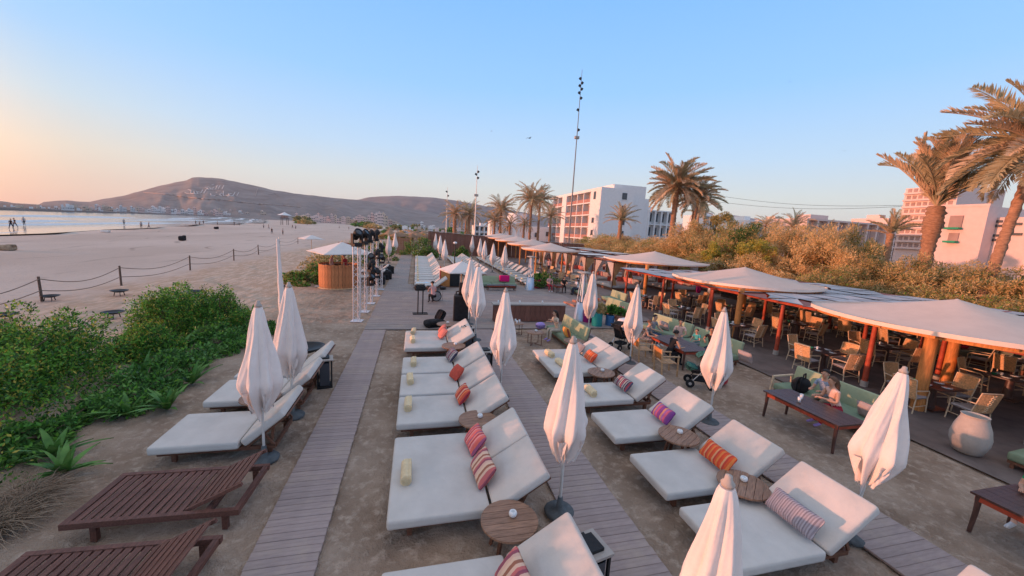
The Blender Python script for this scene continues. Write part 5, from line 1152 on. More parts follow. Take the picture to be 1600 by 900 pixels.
# ---------------------------------------------------------------- people
JT = None
def person(loc, rz, pose, cols, label, hair='hair', long_hair=False, scale=1.0, arms=None, hold=None, skirt=False, skin='skin', bare_arms=False):
    """one continuous skinned body; clothing follows from the nearest limb. local +Y is forward"""
    top, low, shoe = cols; sit = pose.startswith('sit')
    J = {}; hipz = .50 if sit else .93; ln = .06 if pose == 'sit' else .16 if pose == 'sit_lean' else -.10 if pose == 'sit_back' else .0
    J['pelvis'] = (0, 0, hipz); J['waist'] = (0, ln*.4, hipz+.16); J['chest'] = (0, ln, hipz+.38); J['neck'] = (0, ln+.03, hipz+.52); J['throat'] = (0, ln+.045, hipz+.585)
    J['jaw'] = (0, ln+.085, hipz+.63); J['head'] = (0, ln+.065, hipz+.715); J['crown'] = (0, ln+.05, hipz+.775)
    for s_, S in ((-1, 'L'), (1, 'R')):
        J['hip'+S] = (s_*.095, 0, hipz-.03)
        if sit: J['knee'+S] = (s_*.11, .43, .50); J['ankle'+S] = (s_*.11, .43, .09); J['toe'+S] = (s_*.12, .60, .035)
        elif pose == 'walk': J['knee'+S] = (s_*.10, s_*.16, .50); J['ankle'+S] = (s_*.10, s_*.24-.06, .10); J['toe'+S] = (s_*.11, s_*.24+.10, .035)
        else: J['knee'+S] = (s_*.10, .01, .49); J['ankle'+S] = (s_*.10, -.02, .085); J['toe'+S] = (s_*.12, .13, .035)
        J['sh'+S] = (s_*.175, ln+.0, hipz+.475)
        A = (arms or {}).get(S)
        if A: J['el'+S] = tuple(A[0]); J['wr'+S] = tuple(A[1])
        elif sit: J['el'+S] = (s_*.24, ln+.10, hipz+.22); J['wr'+S] = (s_*.13, ln+.34, hipz+.20)
        else: J['el'+S] = (s_*.235, ln-.03, hipz+.19); J['wr'+S] = (s_*.25, ln+.08, hipz-.05)
        w_ = Vector(J['wr'+S]); e_ = Vector(J['el'+S]); d = (w_-e_).normalized(); J['palm'+S] = tuple(w_+d*.075)
    E = [('pelvis', 'waist', 'top'), ('waist', 'chest', 'top'), ('chest', 'neck', 'top'), ('neck', 'throat', 'skin'), ('throat', 'jaw', 'skin'), ('jaw', 'head', 'skin'), ('head', 'crown', 'skin')]
    RD = dict(pelvis=(.145, .11), waist=(.125, .095), chest=(.15, .105), neck=(.075, .07), throat=(.05, .05), jaw=(.062, .07), head=(.085, .10), crown=(.065, .075))
    for S in 'LR':
        E += [('pelvis', 'hip'+S, 'low'), ('hip'+S, 'knee'+S, 'low'), ('knee'+S, 'ankle'+S, 'low2'), ('ankle'+S, 'toe'+S, 'shoe'), ('chest', 'sh'+S, 'top'), ('sh'+S, 'el'+S, 'sleeve'), ('el'+S, 'wr'+S, 'skin'), ('wr'+S, 'palm'+S, 'skin')]
        RD.update({'hip'+S: (.095, .095), 'knee'+S: (.06, .06), 'ankle'+S: (.04, .04), 'toe'+S: (.04, .028), 'sh'+S: (.055, .055), 'el'+S: (.04, .04), 'wr'+S: (.028, .028), 'palm'+S: (.034, .02)})
    names = list(J); ix = {n: i for i, n in enumerate(names)}
    me = bpy.data.meshes.new('tmp'); me.from_pydata([J[n] for n in names], [(ix[a], ix[b]) for a, b, _ in E], []); o = bpy.data.objects.new('tmp', me); COL.objects.link(o)
    md = o.modifiers.new('s', 'SKIN'); me.skin_vertices or None
    for i, n in enumerate(names): me.skin_vertices[0].data[i].radius = RD[n]; me.skin_vertices[0].data[i].use_root = (n == 'pelvis')
    o.modifiers.new('d', 'SUBSURF').levels = 2 if scale >= .6 else 1
    dg = bpy.context.evaluated_depsgraph_get(); nm = bpy.data.meshes.new_from_object(o.evaluated_get(dg)); bpy.data.objects.remove(o)
    # colours by nearest limb
    ms = [skin, top, low, shoe]; nm.materials.clear()
    for q in ms: nm.materials.append(MATS[q] if q else MATS[skin])
    segs = [(Vector(J[a]), Vector(J[c]), k) for a, c, k in E]; bare_legs = low.endswith('_skin') if isinstance(low, str) else False
    KM = {'skin': 0, 'top': 1, 'sleeve': 1, 'low': 2, 'low2': 2 if not skirt else 0, 'shoe': 3}
    mi = []
    for f in nm.polygons:
        c = f.center; bd = 9; bk = 'skin'
        for a, q, k in segs:
            ab = q-a; tt = max(0, min(1, (c-a).dot(ab)/ab.length_squared)); dd = (c-(a+ab*tt)).length
            kk = k
            if k == 'sleeve' and (bare_arms or tt > .55): kk = 'skin'
            if k == 'top' and a == Vector(J['chest']) and q == Vector(J['neck']) and tt > .95: kk = 'skin'
            if dd < bd: bd = dd; bk = kk
        mi.append(KM[bk])
    nm.polygons.foreach_set('material_index', mi); nm.polygons.foreach_set('use_smooth', [True]*len(mi)); nm.update()
    # hands: five fingers each
    hb = MB()
    for S, sg in (('L', -1), ('R', 1)):
        w_ = Vector(J['wr'+S]); pm = Vector(J['palm'+S]); d = (pm-w_).normalized(); sd_ = d.cross(Vector((0, 0, 1))); sd_ = sd_.normalized() if sd_.length > .1 else Vector((1, 0, 0)); nn_ = sd_.cross(d)
        for k in range(4):
            p0 = pm+sd_*(.024-.016*k)+d*.0; L2 = [.062, .072, .066, .05][k]; hb.tube([p0, p0+d*L2*.45-nn_*.004, p0+d*L2*.8-nn_*.022, p0+d*L2*.9-nn_*.042], [.0095, .009, .008, .006], 6)
        t0 = w_+d*.03+sd_*.026*(1 if sg < 0 else -1); hb.tube([t0, t0+d*.025+sd_*.022*(1 if sg < 0 else -1), t0+d*.055+sd_*.026*(1 if sg < 0 else -1)-nn_*.01], [.011, .010, .007], 6)
    # face: nose, ears, mouth
    hd = Vector(J['head']); hb.tube([hd+Vector((0, .088, .01)), hd+Vector((0, .115, -.022)), hd+Vector((0, .095, -.032))], [.008, .014, .008], 6)
    for s_ in (-1, 1): hb.lathe([(0, -.02), (.018, -.012), (.02, .008), (0, .025)], 6, tuple(hd+Vector((s_*.083, .005, -.01))), cap=False)
    r = thing('person', label, 'person', loc, rz); bo = bpy.data.objects.new('body', nm); COL.objects.link(bo); bo.parent = r
    me2 = hb.mesh('x', skin); bmx = bmesh.new(); bmx.from_mesh(nm); bmx.from_mesh(me2); bmx.to_mesh(nm); bmx.free()
    eb = MB()
    for s_ in (-1, 1): eb.lathe([(0, -.007), (.009, 0), (0, .007)], 6, tuple(hd+Vector((s_*.03, .094, .008))), cap=False)
    eb.build('eyes', 'black', r); mb_ = MB(); mb_.tube([tuple(hd+Vector((-.022, .087, -.055))), tuple(hd+Vector((0, .095, -.057))), tuple(hd+Vector((.022, .087, -.055)))], .005, 5); mb_.build('mouth', 'p_brick', r)
    # hair
    h = MB(); vs = []; n = 16; m_ = 8; c0 = hd+Vector((0, -.012, .018))
    for i in range(m_+1):
        for j in range(n):
            a = 2*math.pi*j/n; front = max(0, math.sin(a)); lim = 1.75-.85*front+(.35 if long_hair else 0)*(1-front); ph = lim*i/m_
            vs.append((c0.x+.098*math.sin(ph)*math.cos(a)*(1+.03*math.sin(7*a)), c0.y+.115*math.sin(ph)*math.sin(a), c0.z+.098*math.cos(ph)))
    h.add(vs, [(i*n+j, (i+1)*n+j, (i+1)*n+(j+1) % n, i*n+(j+1) % n) for i in range(m_) for j in range(n)], 0, True)
    if long_hair: h.tube([c0+Vector((0, -.07, 0)), c0+Vector((0, -.11, -.13)), c0+Vector((0, -.13, -.28)), c0+Vector((0, -.11, -.42))], [.075, .085, .07, .02], 10)
    h.build('hair', hair, r)
    if skirt:
        k = MB()
        if sit: k.cushion((0, .18, .50), (.40, .52, .22), .09)
        else: k.lathe([(.13, 1.05), (.16, .9), (.24, .55), (.23, .55)], 16, cap=False)
        k.build('skirt', low, r)
    r.scale = (scale,)*3; return r
def toward(a, b): return math.atan2(b[1]-a[1], b[0]-a[0])-math.pi/2
# ---------------------------------------------------------------- sage sofas
def sofa(loc, rz, L_, label, arms=False, group='sage green sofas', H=.95, bh=.55):
    """back on -y side, seat faces +y, length along x"""
    r = thing('sofa', label, 'sofa', loc, rz, group)
    b = MB(); b.box((0, .12, .17), (L_-.06, .78, .06)); b.build('frame', 'teak', r)
    for x in (-L_/2+.1, L_/2-.1):
        for y in (-.2, .45): b = MB(); b.box((x, y, .07), (.06, .06, .14)); b.build('leg', 'teak', r)
    n = max(1, round(L_/1.1)); w_ = L_/n
    for i in range(n): b = MB(); b.cushion((-L_/2+w_*(i+.5), .15, .30), (w_-.015, .80, .20), .06, puff=.15); b.build('seat_cushion', 'sage_dark', r)
    b = MB(); b.cushion((0, 0, bh/2), (L_, .15, bh), .04, puff=.1); o = b.build('backrest', 'sage', r, (0, -.24, .36)); o.rotation_euler = (rad(12), 0, 0)
    b = MB(); b.box((0, -.10, bh/2), (L_-.1, .03, bh)); o = b.build('back_board', 'teak', r, (0, -.24, .34)); o.rotation_euler = (rad(12), 0, 0)
    return r
WEST = math.pi/2    # seat facing -x
so_ = sofa((11.2, 7.55, 0), WEST, 2.6, 'long sage green sofa with the couple seated on it')
for s_ in (-1, 1): b = MB(); b.beam((s_*1.34, -.25, .60), (s_*1.34, .52, .58), .06, .04); b.beam((s_*1.34, .50, .58), (s_*1.34, .56, 0), .05, .05); b.beam((s_*1.34, -.2, .60), (s_*1.34, -.26, 0), .05, .05); b.build('armrest', 'cane', so_)
sofa((13.2, 3.6, 0), WEST+rad(4), 2.6, 'sage green sofa at the right edge below the clay vase')
sofa((6.35, 14.75, 0), WEST, 2.5, 'sage green sofa with the woman in beige seated on it')
sofa((11.5, 12.45, 0), WEST+rad(3), 2.4, 'sage green sofa behind the dark-shirted man of the family')
sofa((11.4, 15.1, 0), WEST+rad(8), 2.4, 'sage green sofa with a taupe cushion behind the closed parasol')
sofa((11.2, 19.3, 0), WEST+rad(8), 2.8, 'sage green sofa behind the potted plants with red-white pillow')
sofa((12.3, 26.6, 0), WEST-rad(5), 2.3, 'pale green sofa of the man in the white shirt')
sofa((6.3, 29.4, 0), math.pi, 3.0, 'sage green sofa with a magenta cloth behind the small low table')
sofa((13.2, 23.2, 0), WEST, 1.9, 'pale sofa near the curtained cabana', bh=.5)
pillow('p_sun', (5.95, 13.95, .62), (0, rad(-20), 0), (.16, .48, .44), 'yellow and orange striped pillow on the sofa of the woman in beige')
pillow('p_rw', (11.1, 18.6, .60), (0, rad(-20), .3), (.15, .44, .4), 'red and white striped pillow on the sofa behind the potted plants')
pillow('p_taupe', (11.2, 15.0, .6), (0, rad(-18), 0), (.16, .6, .42), 'taupe pillow on the sofa behind the closed parasol')
pillow('p_taupe', (10.98, 6.5, .6), (0, rad(-18), 0), (.16, .55, .42), 'grey-taupe pillow beside the woman in red trousers')
pillow('p_taupe', (11.35, 10.6, .6), (0, rad(-18), 0), (.16, .6, .42), 'taupe pillow right of the dark-shirted man')
b = MB(); b.cushion((0, 0, 0), (.8, .25, .5), .06); o = b.build('magenta_cloth', 'magenta_cloth', None, (6.9, 29.55, .74)); tag(o, 'magenta cloth hung over the back of the far green sofa', 'cloth')
# brown wooden rectangular tables
def rect_table(x0, x1, y0, y1, label, H=.70, rz=0, matn='dark_table', group='dark wooden tables'):
    r = thing('wooden_table', label, 'table', ((x0+x1)/2, (y0+y1)/2, 0), rz, group); W, D = x1-x0, y1-y0; n = max(3, int(W/.16))
    b = MB(); b.box((0, 0, 0), (W/n-.006, D, .035)); me = b.mesh('plank', matn)
    for i in range(n): inst(me, 'plank', r, (-W/2+(i+.5)*W/n, 0, H-.018+rng.uniform(-.001, .001)))
    b = MB(); b.box((0, -D/2+.06, H-.085), (W-.1, .03, .09)); b.box((0, D/2-.06, H-.085), (W-.1, .03, .09)); b.box((-W/2+.06, 0, H-.085), (.03, D-.16, .088)); b.box((W/2-.06, 0, H-.085), (.03, D-.16, .088)); b.build('apron', 'red_wood' if matn == 'dark_table' else matn, r)
    for x in (-W/2+.08, W/2-.08):
        for y in (-D/2+.08, D/2-.08): b = MB(); b.tube([(x, y, H-.04), (x, y, H*.5), (x*1.03, y*1.02, 0)], [.045, .036, .03], 8); b.build('leg', 'dark_table', r)
    return r
rect_table(9.05, 9.95, 5.85, 7.75, 'long dark wooden table in front of the couple')
rect_table(8.95, 10.1, 2.3, 3.72, 'reddish wooden table at the right edge by the person in green')
rect_table(9.15, 10.25, 11.0, 13.1, 'dark table crowded by the family')
rect_table(5.2, 7.4, 27.6, 28.2, 'low reddish table in front of the far sage sofa', .45)
# small low bronze tables by the beige woman
def wire_table(x, y, label):
    r = thing('metal_leg_table', label, 'table', (x, y, 0), 0, 'round tables on bent metal legs'); b = MB(); b.lathe([(.36, .50), (.37, .515), (.36, .53), (0, .53)], 24); b.build('top', 'table_wood', r)
    for k in range(2): b = MB(); s_ = .22*(1 if k else -1); b.tube([(s_, -.22, .5), (s_, -.22, .02), (s_*.2, .1, .02), (s_, .22, .02), (s_, .22, .5)], .014, 6); b.build('leg', 'teak', r)
wire_table(4.35, 15.9, 'round table full of glasses by the low brown counter'); wire_table(4.75, 14.35, 'round table with an ashtray beside the sofa of the woman in beige')
def glass_fn():
    r = thing('glass', 'x', 'glass'); MB().lathe([(.03, 0), (.036, .002), (.04, .13), (.036, .13), (.032, .01)], 12, cap=False).build('bowl', 'glass_white', r); return r
gl = Proto(glass_fn)
for k, (x, y, z, lab) in enumerate([(4.2, 16.0, .53, 'left tall glass on the round table by the brown counter'), (4.36, 16.05, .53, 'middle glass on the round table by the brown counter'), (4.5, 15.9, .53, 'right glass on the round table by the brown counter'), (4.35, 15.75, .53, 'nearest glass on the round table by the brown counter'), (9.35, 7.0, .7, 'white cup nearer the edge of the couple table'), (9.6, 7.15, .7, 'glass behind the white cup on the couple table')]): gl((x, y, z), 0, lab, 'glasses on tables')
tag(inst(ASH, 'ashtray', None, (4.8, 14.4, .532)), 'ashtray on the round table beside the sage sofa', 'ashtray', 'ashtrays on the side tables')
# low brown counter in front of the deck
def counter():
    r = thing('low_counter', 'long low brown counter wall with a pale top beside the middle parasol', 'counter', (0, 0, 0)); x0, x1, y = 3.75, 7.5, 18.0; n = 14
    b = MB(); b.box((0, 0, .42), ((x1-x0)/n-.01, .05, .80)); me = b.mesh('board', 'wall_board')
    for i in range(n): inst(me, 'board', r, (x0+(i+.5)*(x1-x0)/n, y, .05))
    b = MB(); b.box(((x0+x1)/2, y+.2, .93), (x1-x0+.1, .55, .06)); b.build('top', 'clay', r); b = MB(); b.box(((x0+x1)/2, y+.4, .44), (x1-x0-.1, .04, .84)); b.build('back', 'wall_board', r)
counter()
for k, x in enumerate((4.0, 5.1, 6.3)): gl((x, 18.2, .961), 0, f'{["left", "middle", "right"][k]} small glass standing on the low brown counter', 'glasses on tables')
# patio heaters: pyramid
def heater_fn():
    r = thing('patio_heater', 'x', 'patio heater'); H = 2.45; b = MB(); b.lathe([(.42, .02), (.30, .95), (.29, .95)], 4, cap=False); o = b.build('body', 'heater_metal', r)
    for k in range(4): a = k*math.pi/2; b = MB(); b.beam((.30*math.cos(a), .30*math.sin(a), .95), (.13*math.cos(a), .13*math.sin(a), H-.12), .035, .035); b.build('strut', 'heater_metal', r)
    MB().tube([(0, 0, .95), (0, 0, H-.12)], .05, 10).build('glass_tube', 'glass_white', r)
    b = MB(); b.lathe([(.10, H-.12), (.42, H-.08), (.42, H-.04), (.12, H), (0, H)], 4); b.build('hood', 'clay', r); return r
ht = Proto(heater_fn)
ht((8.7, 28.4, 0), rad(45), 'pyramid patio heater beside the red and grey planters', 'pyramid patio heaters', (1, 1, 1.1)); ht((8.55, 18.35, 0), rad(40), 'pyramid patio heater behind the parasol by the coloured pots', 'pyramid patio heaters', (1, 1, 1.08))
# plant pots
def pot(px, py, matn, label, h=.62, rr_=.22, plant=None, X=None, seed=0, z=0):
    p = at(px, py); r = thing('plant_pot', label, 'plant pot', p, 0, 'coloured plant pots'); b = MB(); b.lathe([(rr_*.85, 0), (rr_, .04), (rr_*1.0, h-.05), (rr_*1.06, h), (rr_*.95, h), (rr_*.9, h-.05), (0, h-.05)], 18); b.build('pot', matn, r)
    if plant:
        q = thing('potted_shrub', 'leafy plant growing in the '+label.split(' with')[0], 'plant', (p.x, p.y, h-.05), 0, 'plants in the coloured pots'); V, F = leaves(1600, (0, 0, .1), (.42, .42, .48), 16, .05, 500+seed, floor=True); o = bpy.data.objects.new('foliage', leaf_mesh('foliage', V, F, plant, np.random.RandomState(seed).choice(len(plant), 1600))); COL.objects.link(o); o.parent = q
        MB().tube([(0, 0, 0), (0, 0, .3)], .02, 5).build('stem', 'trunk', q)
pot(932, 510, 'pot_teal', 'teal cylindrical pot, largest of the row', .72, .26, ['leaf_dry', 'leaf_olive'], seed=1); pot(917, 504, 'pot_magenta', 'magenta pot left of the teal pot', .66, .22, None, seed=2); pot(952, 509, 'pot_blue', 'blue pot right of the teal pot', .55, .22, ['leaf_dark', 'leaf'], seed=3); pot(968, 511, 'terracotta', 'pinkish clay pot at the right end of the row', .6, .24, ['leaf_dark', 'leaf'], seed=4); pot(925, 504, 'c_navy', 'dark blue pot between the magenta and teal pots', .5, .18, None)
pot(839, 451, 'pot_red', 'red pot beside the patio heater', .75, .25, ['leaf_dark', 'leaf'], seed=5); pot(848, 448, 'c_grey', 'grey pot right of the red pot', .7, .25, ['leaf_dark', 'leaf', 'leaf_olive'], seed=6)
bush('planter_shrub', 'green plants massed behind the red and grey pots', 'plant', (10.4, 29.5, .2), (1.7, .7, .9), 3000, .06, ['leaf_dark', 'leaf', 'leaf_olive'], 77, 'plants in the coloured pots', 24, [.5, .3, .2])
b = MB(); b.box((0, 0, .06), (1.7, 1.3, .12)); b.box((.3, .1, .18), (1.1, .9, .12)); o = b.build('step', 'terracotta', None, (10.4, 22.6, .045), rad(10)); tag(o, 'terracotta coloured steps at the edge of the stage deck', 'steps')
# straw hat shaped chair with orange flowers
def basket_chair():
    r = thing('basket', 'round woven basket of orange flowers leaning by the green sofa', 'basket', (9.75, 19.2, .62)); b = MB(); b.lathe([(.28, 0), (.4, .2), (.44, .34), (.40, .34), (.34, .2), (0, .06)], 20, cap=False); b.build('basket_body', 'straw', r)
    b = MB()
    for i in range(16): a = rng.uniform(0, 6.28); q = rng.uniform(0, .28); b.lathe([(0, -.06), (.075, -.02), (.08, .03), (0, .07)], 7, (q*math.cos(a), q*math.sin(a), .34+rng.uniform(0, .1)), cap=False)
    b.build('flowers', 'p_orange', r); MB().tube([(-.42, 0, .3), (-.3, 0, .62), (0, 0, .75), (.3, 0, .62), (.42, 0, .3)], .025, 6).build('handle', 'straw', r)
basket_chair()
# clay vase
b = MB(); b.lathe([(.17, 0), (.25, .05), (.325, .28), (.335, .42), (.30, .62), (.225, .84), (.22, .90), (.235, .92), (.215, .92), (.20, .89), (.18, .65), (0, .5)], 40, cap=False); tag(b.build('clay_vase', 'clay', None, (12.5, 5.4, .03)), 'big plain grey clay vase standing right of the front dining chairs', 'vase')
# ---------------------------------------------------------------- loudspeaker, keyboard stand, DJ kit
def speaker():
    r = thing('loudspeaker', 'tall black loudspeaker with a tilted top box behind the far daybed', 'loudspeaker', (2.25, 18.5, .045), rad(-8)); b = MB(); b.cushion((0, 0, .62), (.80, .78, 1.24), .05); b.build('bass_cabinet', 'black', r)
    b = MB(); b.box((0, -.395, .62), (.66, .012, 1.08)); b.build('grille', 'black_cloth', r)
    b = MB(); b.cushion((0, 0, .30), (.44, .40, .56), .05); o = b.build('top_speaker', 'black', r, (.03, .05, 1.24)); o.rotation_euler = (rad(-14), rad(4), 0); b = MB(); b.box((0, -.205, .3), (.34, .012, .46)); b.build('grille', 'black_cloth', o)
    b = MB(); b.tube([(-.3, .1, 1.24), (-.3, .1, 1.36), (-.15, .1, 1.40)], .035, 6); b.build('cable_coil', 'black', r)
speaker()
def kb():
    r = thing('keyboard_stand', 'black keyboard stand carrying a silver and black instrument', 'stand', (.24, 19.75, .045), rad(4))
    for x in (-.08, .16): MB().tube([(x, 0, .02), (x, 0, 1.25)], .03, 8).build('column', 'black', r)
    b = MB()
    for y in (-.16, .14): b.box((.04, y, .02), (.75, .05, .04))
    b.build('foot', 'black', r); b = MB(); b.cushion((.0, 0, 1.36), (.52, .4, .28), .06); b.build('instrument', 'black', r); b = MB(); b.cushion((.0, 0, 1.56), (.46, .36, .16), .07); b.build('silver_cover', 'metal_bright', r)
kb()
b = MB(); b.cushion((0, 0, .14), (.95, .6, .28), .12, puff=.4); b.cushion((.35, .25, .42), (.4, .38, .55), .14, RY(.5), puff=.3); b.cushion((-.1, -.15, .25), (.5, .4, .2), .09, RZ(.5)); tag(b.build('black_bag', 'black_cloth', None, (.9, 17.2, .045), .3), 'slumped black bag on the deck left of the loudspeaker', 'bag')
def drum():
    r = thing('drum_kit', 'small black drum kit with round drums beside the musician', 'drum kit', (1.25, 23.4, .045)); b = MB(); b.tube([(0, -.25, .32), (0, .25, .32)], .32, 20); b.build('bass_drum', 'black', r); b = MB(); b.tube([(0, -.262, .32), (0, -.252, .32)], .27, 20); b.build('drum_skin', 'c_grey', r)
    for x, z in ((-.4, .75), (.4, .7)): b = MB(); b.cyl((x, 0, z), .16, .18, 16); b.build('tom_drum', 'black', r); MB().tube([(x, 0, 0), (x, 0, z)], .012, 5).build('drum_stand', 'metal_bright', r)
    b = MB(); b.lathe([(.24, 1.1), (.06, 1.12), (0, 1.13)], 18, (-.6, .2, 0), cap=False); b.build('cymbal', 'metal_bright', r)
drum()
def cabinet():
    r = thing('display_cabinet', 'orange and black cabinet under the blue-white parasol', 'cabinet', (2.55, 29.2, .045)); b = MB(); b.box((-.35, 0, .75), (.66, .6, 1.5)); b.build('orange_door', 'wood_orange', r); b = MB(); b.box((.36, .02, .78), (.72, .66, 1.56)); b.build('black_door', 'black', r); b = MB(); b.box((0, 0, .03), (1.5, .7, .05)); b.build('plinth', 'teak', r); b = MB(); b.box((-.72, 0, .78), (.06, .64, 1.52)); b.build('side', 'red_wood', r)
cabinet()
p = at(709, 446); r = thing('lamp_post', 'thin dark lamp post rising beside the blue-white parasol', 'lamp post', p); h = zat(p.x, p.y, 381); MB().tube([(0, 0, 0), (0, 0, h)], .045, 8).build('pole', 'dark_metal', r); b = MB(); b.lathe([(.05, h-.02), (.17, h+.05), (.12, h+.14), (0, h+.17)], 12); b.build('lamp_head', 'glass_white', r)
# ---------------------------------------------------------------- dining: rattan chairs and tables
def chair_fn():
    """sits facing +y; origin on the floor under the seat"""
    r = thing('rattan_chair', 'x', 'chair')
    b = MB(); b.cushion((0, 0, .44), (.52, .50, .07), .03); b.build('seat', 'seat_pad', r)
    b = MB(); a = rad(14); n, m_ = 8, 6; vs = []
    for i in range(n+1):
        for j in range(m_+1):
            u = (j/m_-.5)*.52*(1+.06*i/n); v = .02+.58*i/n; vs.append((u, -.25-v*math.sin(a)-.035*(1-(2*j/m_-1)**2), .40+v*math.cos(a)))
    f0 = [(i*(m_+1)+j, i*(m_+1)+j+1, (i+1)*(m_+1)+j+1, (i+1)*(m_+1)+j) for i in range(n) for j in range(m_)]
    b.add(vs, f0, 0, True); b.add([(x, y-.025, z) for x, y, z in vs], [f[::-1] for f in f0], 0, True); bk = b.build('backrest', 'rattan', r)
    for sgn in (-1, 1):
        z_ = MB(); pts = [(sgn*.055*math.cos(i*math.pi/2*1.0), -.315-(.04+.54*i/12)*math.sin(a), .42+(.03+.53*i/12)*math.cos(a)) for i in range(13)]; z_.tube(pts, .009, 4); z_.build('woven_zigzag', 'rattan_pale', bk)
    for s_ in (-1, 1):
        fr = MB(); fr.tube([(s_*.27, -.40, 1.0), (s_*.265, -.33, .72), (s_*.26, -.25, .42), (s_*.27, -.31, 0)], .018, 6); fr.build('leg', 'cane', r)
        fr = MB(); fr.tube([(s_*.265, -.31, .68), (s_*.29, -.1, .67), (s_*.29, .18, .655), (s_*.27, .26, .60), (s_*.255, .26, .42), (s_*.26, .29, 0)], .018, 6); fr.build('leg', 'cane', r)
        fr = MB(); fr.tube([(s_*.262, -.27, .2), (s_*.258, .27, .2)], .012, 5); fr.build('stretcher', 'cane', r)
    fr = MB(); fr.tube([(-.27, -.40, 1.0), (0, -.43, 1.01), (.27, -.40, 1.0)], .017, 6); fr.build('top_rail', 'cane', r); fr = MB(); fr.tube([(-.26, -.30, .16), (0, -.26, .20), (.26, -.30, .16)], .012, 5); fr.tube([(-.255, .26, .40), (.255, .26, .40)], .016, 5); fr.build('stretcher', 'cane', r)
    return r
ch = Proto(chair_fn)
def dtable_fn():
    r = thing('dining_table', 'x', 'table'); b = MB(); b.box((0, 0, .735), (.95, .95, .04)); b.build('top', 'dark_table', r); b = MB(); b.cyl((0, 0, .04), .68, .13, 12, r2=.09); b.build('pedestal', 'dark_table', r); b = MB(); b.box((0, 0, .045), (.6, .6, .05)); b.build('foot', 'dark_table', r)
    for x, y in ((-.28, 0), (.28, .05), (0, -.3)): b = MB(); b.lathe([(0, 0), (.11, .004), (.12, .015), (0, .012)], 12, cap=False); o = b.build('plate', 'glass_white', r, (x, y, .757))
    b = MB(); b.cushion((.05, .28, .775), (.2, .14, .035), .015); b.build('napkin', 'c_white', r); b = MB(); b.lathe([(.03, 0), (.035, .1), (.03, .1)], 8, (-.1, .18, .757), cap=False); b.build('glass', 'glass_white', r)
    b = MB(); b.cushion((-.2, .3, .78), (.1, .1, .05), .02); b.build('green_napkin', 'green_awning', r)
    return r
dt_ = Proto(dtable_fn)
COLS = [('front', 14.8, [7.35, 10.5, 14.5, 18.2, 21.9]), ('middle', 18.65, [4.6, 7.5, 10.9, 14.7, 18.6, 22.4]), ('back', 22.3, [6.8, 8.9, 10.7, 12.6, 14.4, 16.4, 18.6, 20.8])]
DROP = {('front', 7.35, 'sea')}
for nm_, X, ys_ in COLS:
    for i, y in enumerate(ys_):
        tl = f'{ORD[i]} table from the vase, {nm_} dining row'
        dt_((X, y, .03), rng.uniform(-.06, .06), 'dark square laid '+tl.replace(' table', ' dining table'), 'dining tables under the pergola')
        off = .82
        sides = [('sea side', (-off, 0), -math.pi/2), ('near side', (0, -off), 0), ('far side', (0, off), math.pi), ('hedge side', (off, 0), math.pi/2)]
        for sn, (ox, oy), rz in sides:
            if nm_ == 'back' and sn == 'hedge side': continue
            if nm_ == 'back' and sn in ('near side', 'far side') and i % 2: continue
            if nm_ == 'middle' and sn == 'sea side' and i in (1,): continue
            ch((X+ox+rng.uniform(-.08, .08), y+oy+rng.uniform(-.08, .08), .03), rz+rng.uniform(-.3, .3), f'rattan armchair, {sn} of the {tl}', 'rattan dining armchairs')
for k, (x, y) in enumerate([(13.4, 29.8), (13.1, 34.2), (13.0, 38.6)]):
    tl = f'{ORD[k]} open-air table before the cabanas'
    dt_((x, y, .03), .1*k, 'dark square laid '+tl.replace(' table', ' dining table'), 'dining tables in the open'); 
    for sn, ox, oy, rz in (('sea side', -.85, 0, -math.pi/2), ('near side', 0, -.85, 0), ('far side', 0, .85, math.pi), ('hedge side', .85, 0, math.pi/2)): ch((x+ox, y+oy, .03), rz+rng.uniform(-.3, .3), f'rattan armchair, {sn} of the {tl}', 'rattan armchairs in the open')
# wooden armchairs of the family table
def wchair_fn():
    r = thing('wooden_armchair', 'x', 'armchair'); b = MB()
    for i in range(5): b.box((0, -.2+i*.1, .43), (.50, .085, .025))
    b.build('seat', 'wood_light', r); b = MB(); b.cushion((0, -.30, .70), (.52, .035, .40), .012, RX(rad(12))); b.build('backrest', 'wood_orange', r)
    for s_ in (-1, 1):
        b = MB(); b.beam((s_*.28, -.34, .92), (s_*.28, -.26, 0), .04, .045); b.build('leg', 'wood_light', r); b = MB(); b.beam((s_*.28, .26, .66), (s_*.28, .28, 0), .04, .04); b.build('leg', 'wood_light', r); b = MB(); b.box((s_*.28, -.01, .675), (.06, .62, .03)); b.build('armrest', 'wood_light', r)
    return r
wc = Proto(wchair_fn)
wc((8.35, 10.85, 0), -math.pi/2-.15, 'wooden armchair with an orange back nearest the pushchair', 'wooden armchairs of the family table'); wc((8.35, 12.25, 0), -math.pi/2-.1, 'wooden armchair with an orange back, left of the pair', 'wooden armchairs of the family table')
# banquette and added black slats standing in for the dark under the roof
r = thing('banquette', 'long grey-green upholstered bench back behind the last dining row', 'bench', (23.7, 5.2, .03)); 
for i in range(9):
    b = MB(); b.cushion((0, i*1.9+.95, .80), (.16, 1.86, .75), .05, puff=.1); b.build('back_cushion', 'banquette', r); b = MB(); b.cushion((-.35, i*1.9+.95, .36), (.62, 1.86, .22), .05, puff=.1); b.build('seat_cushion', 'banquette', r)
b = MB(); b.box((-.28, 8.6, .13), (.7, 17.1, .2)); b.build('plinth', 'teak', r)
r = thing('under_roof_dark', 'added dark slats standing in for the blackness under the restaurant pergola', 'screen', (25.3, 3.0, .03)); b = MB(); b.box((0, 0, 1.1), (.04, .24, 2.2)); me = b.mesh('slat', 'under_roof_black')
for i in range(92): inst(me, 'slat', r, (0, .13+i*.26, 0))
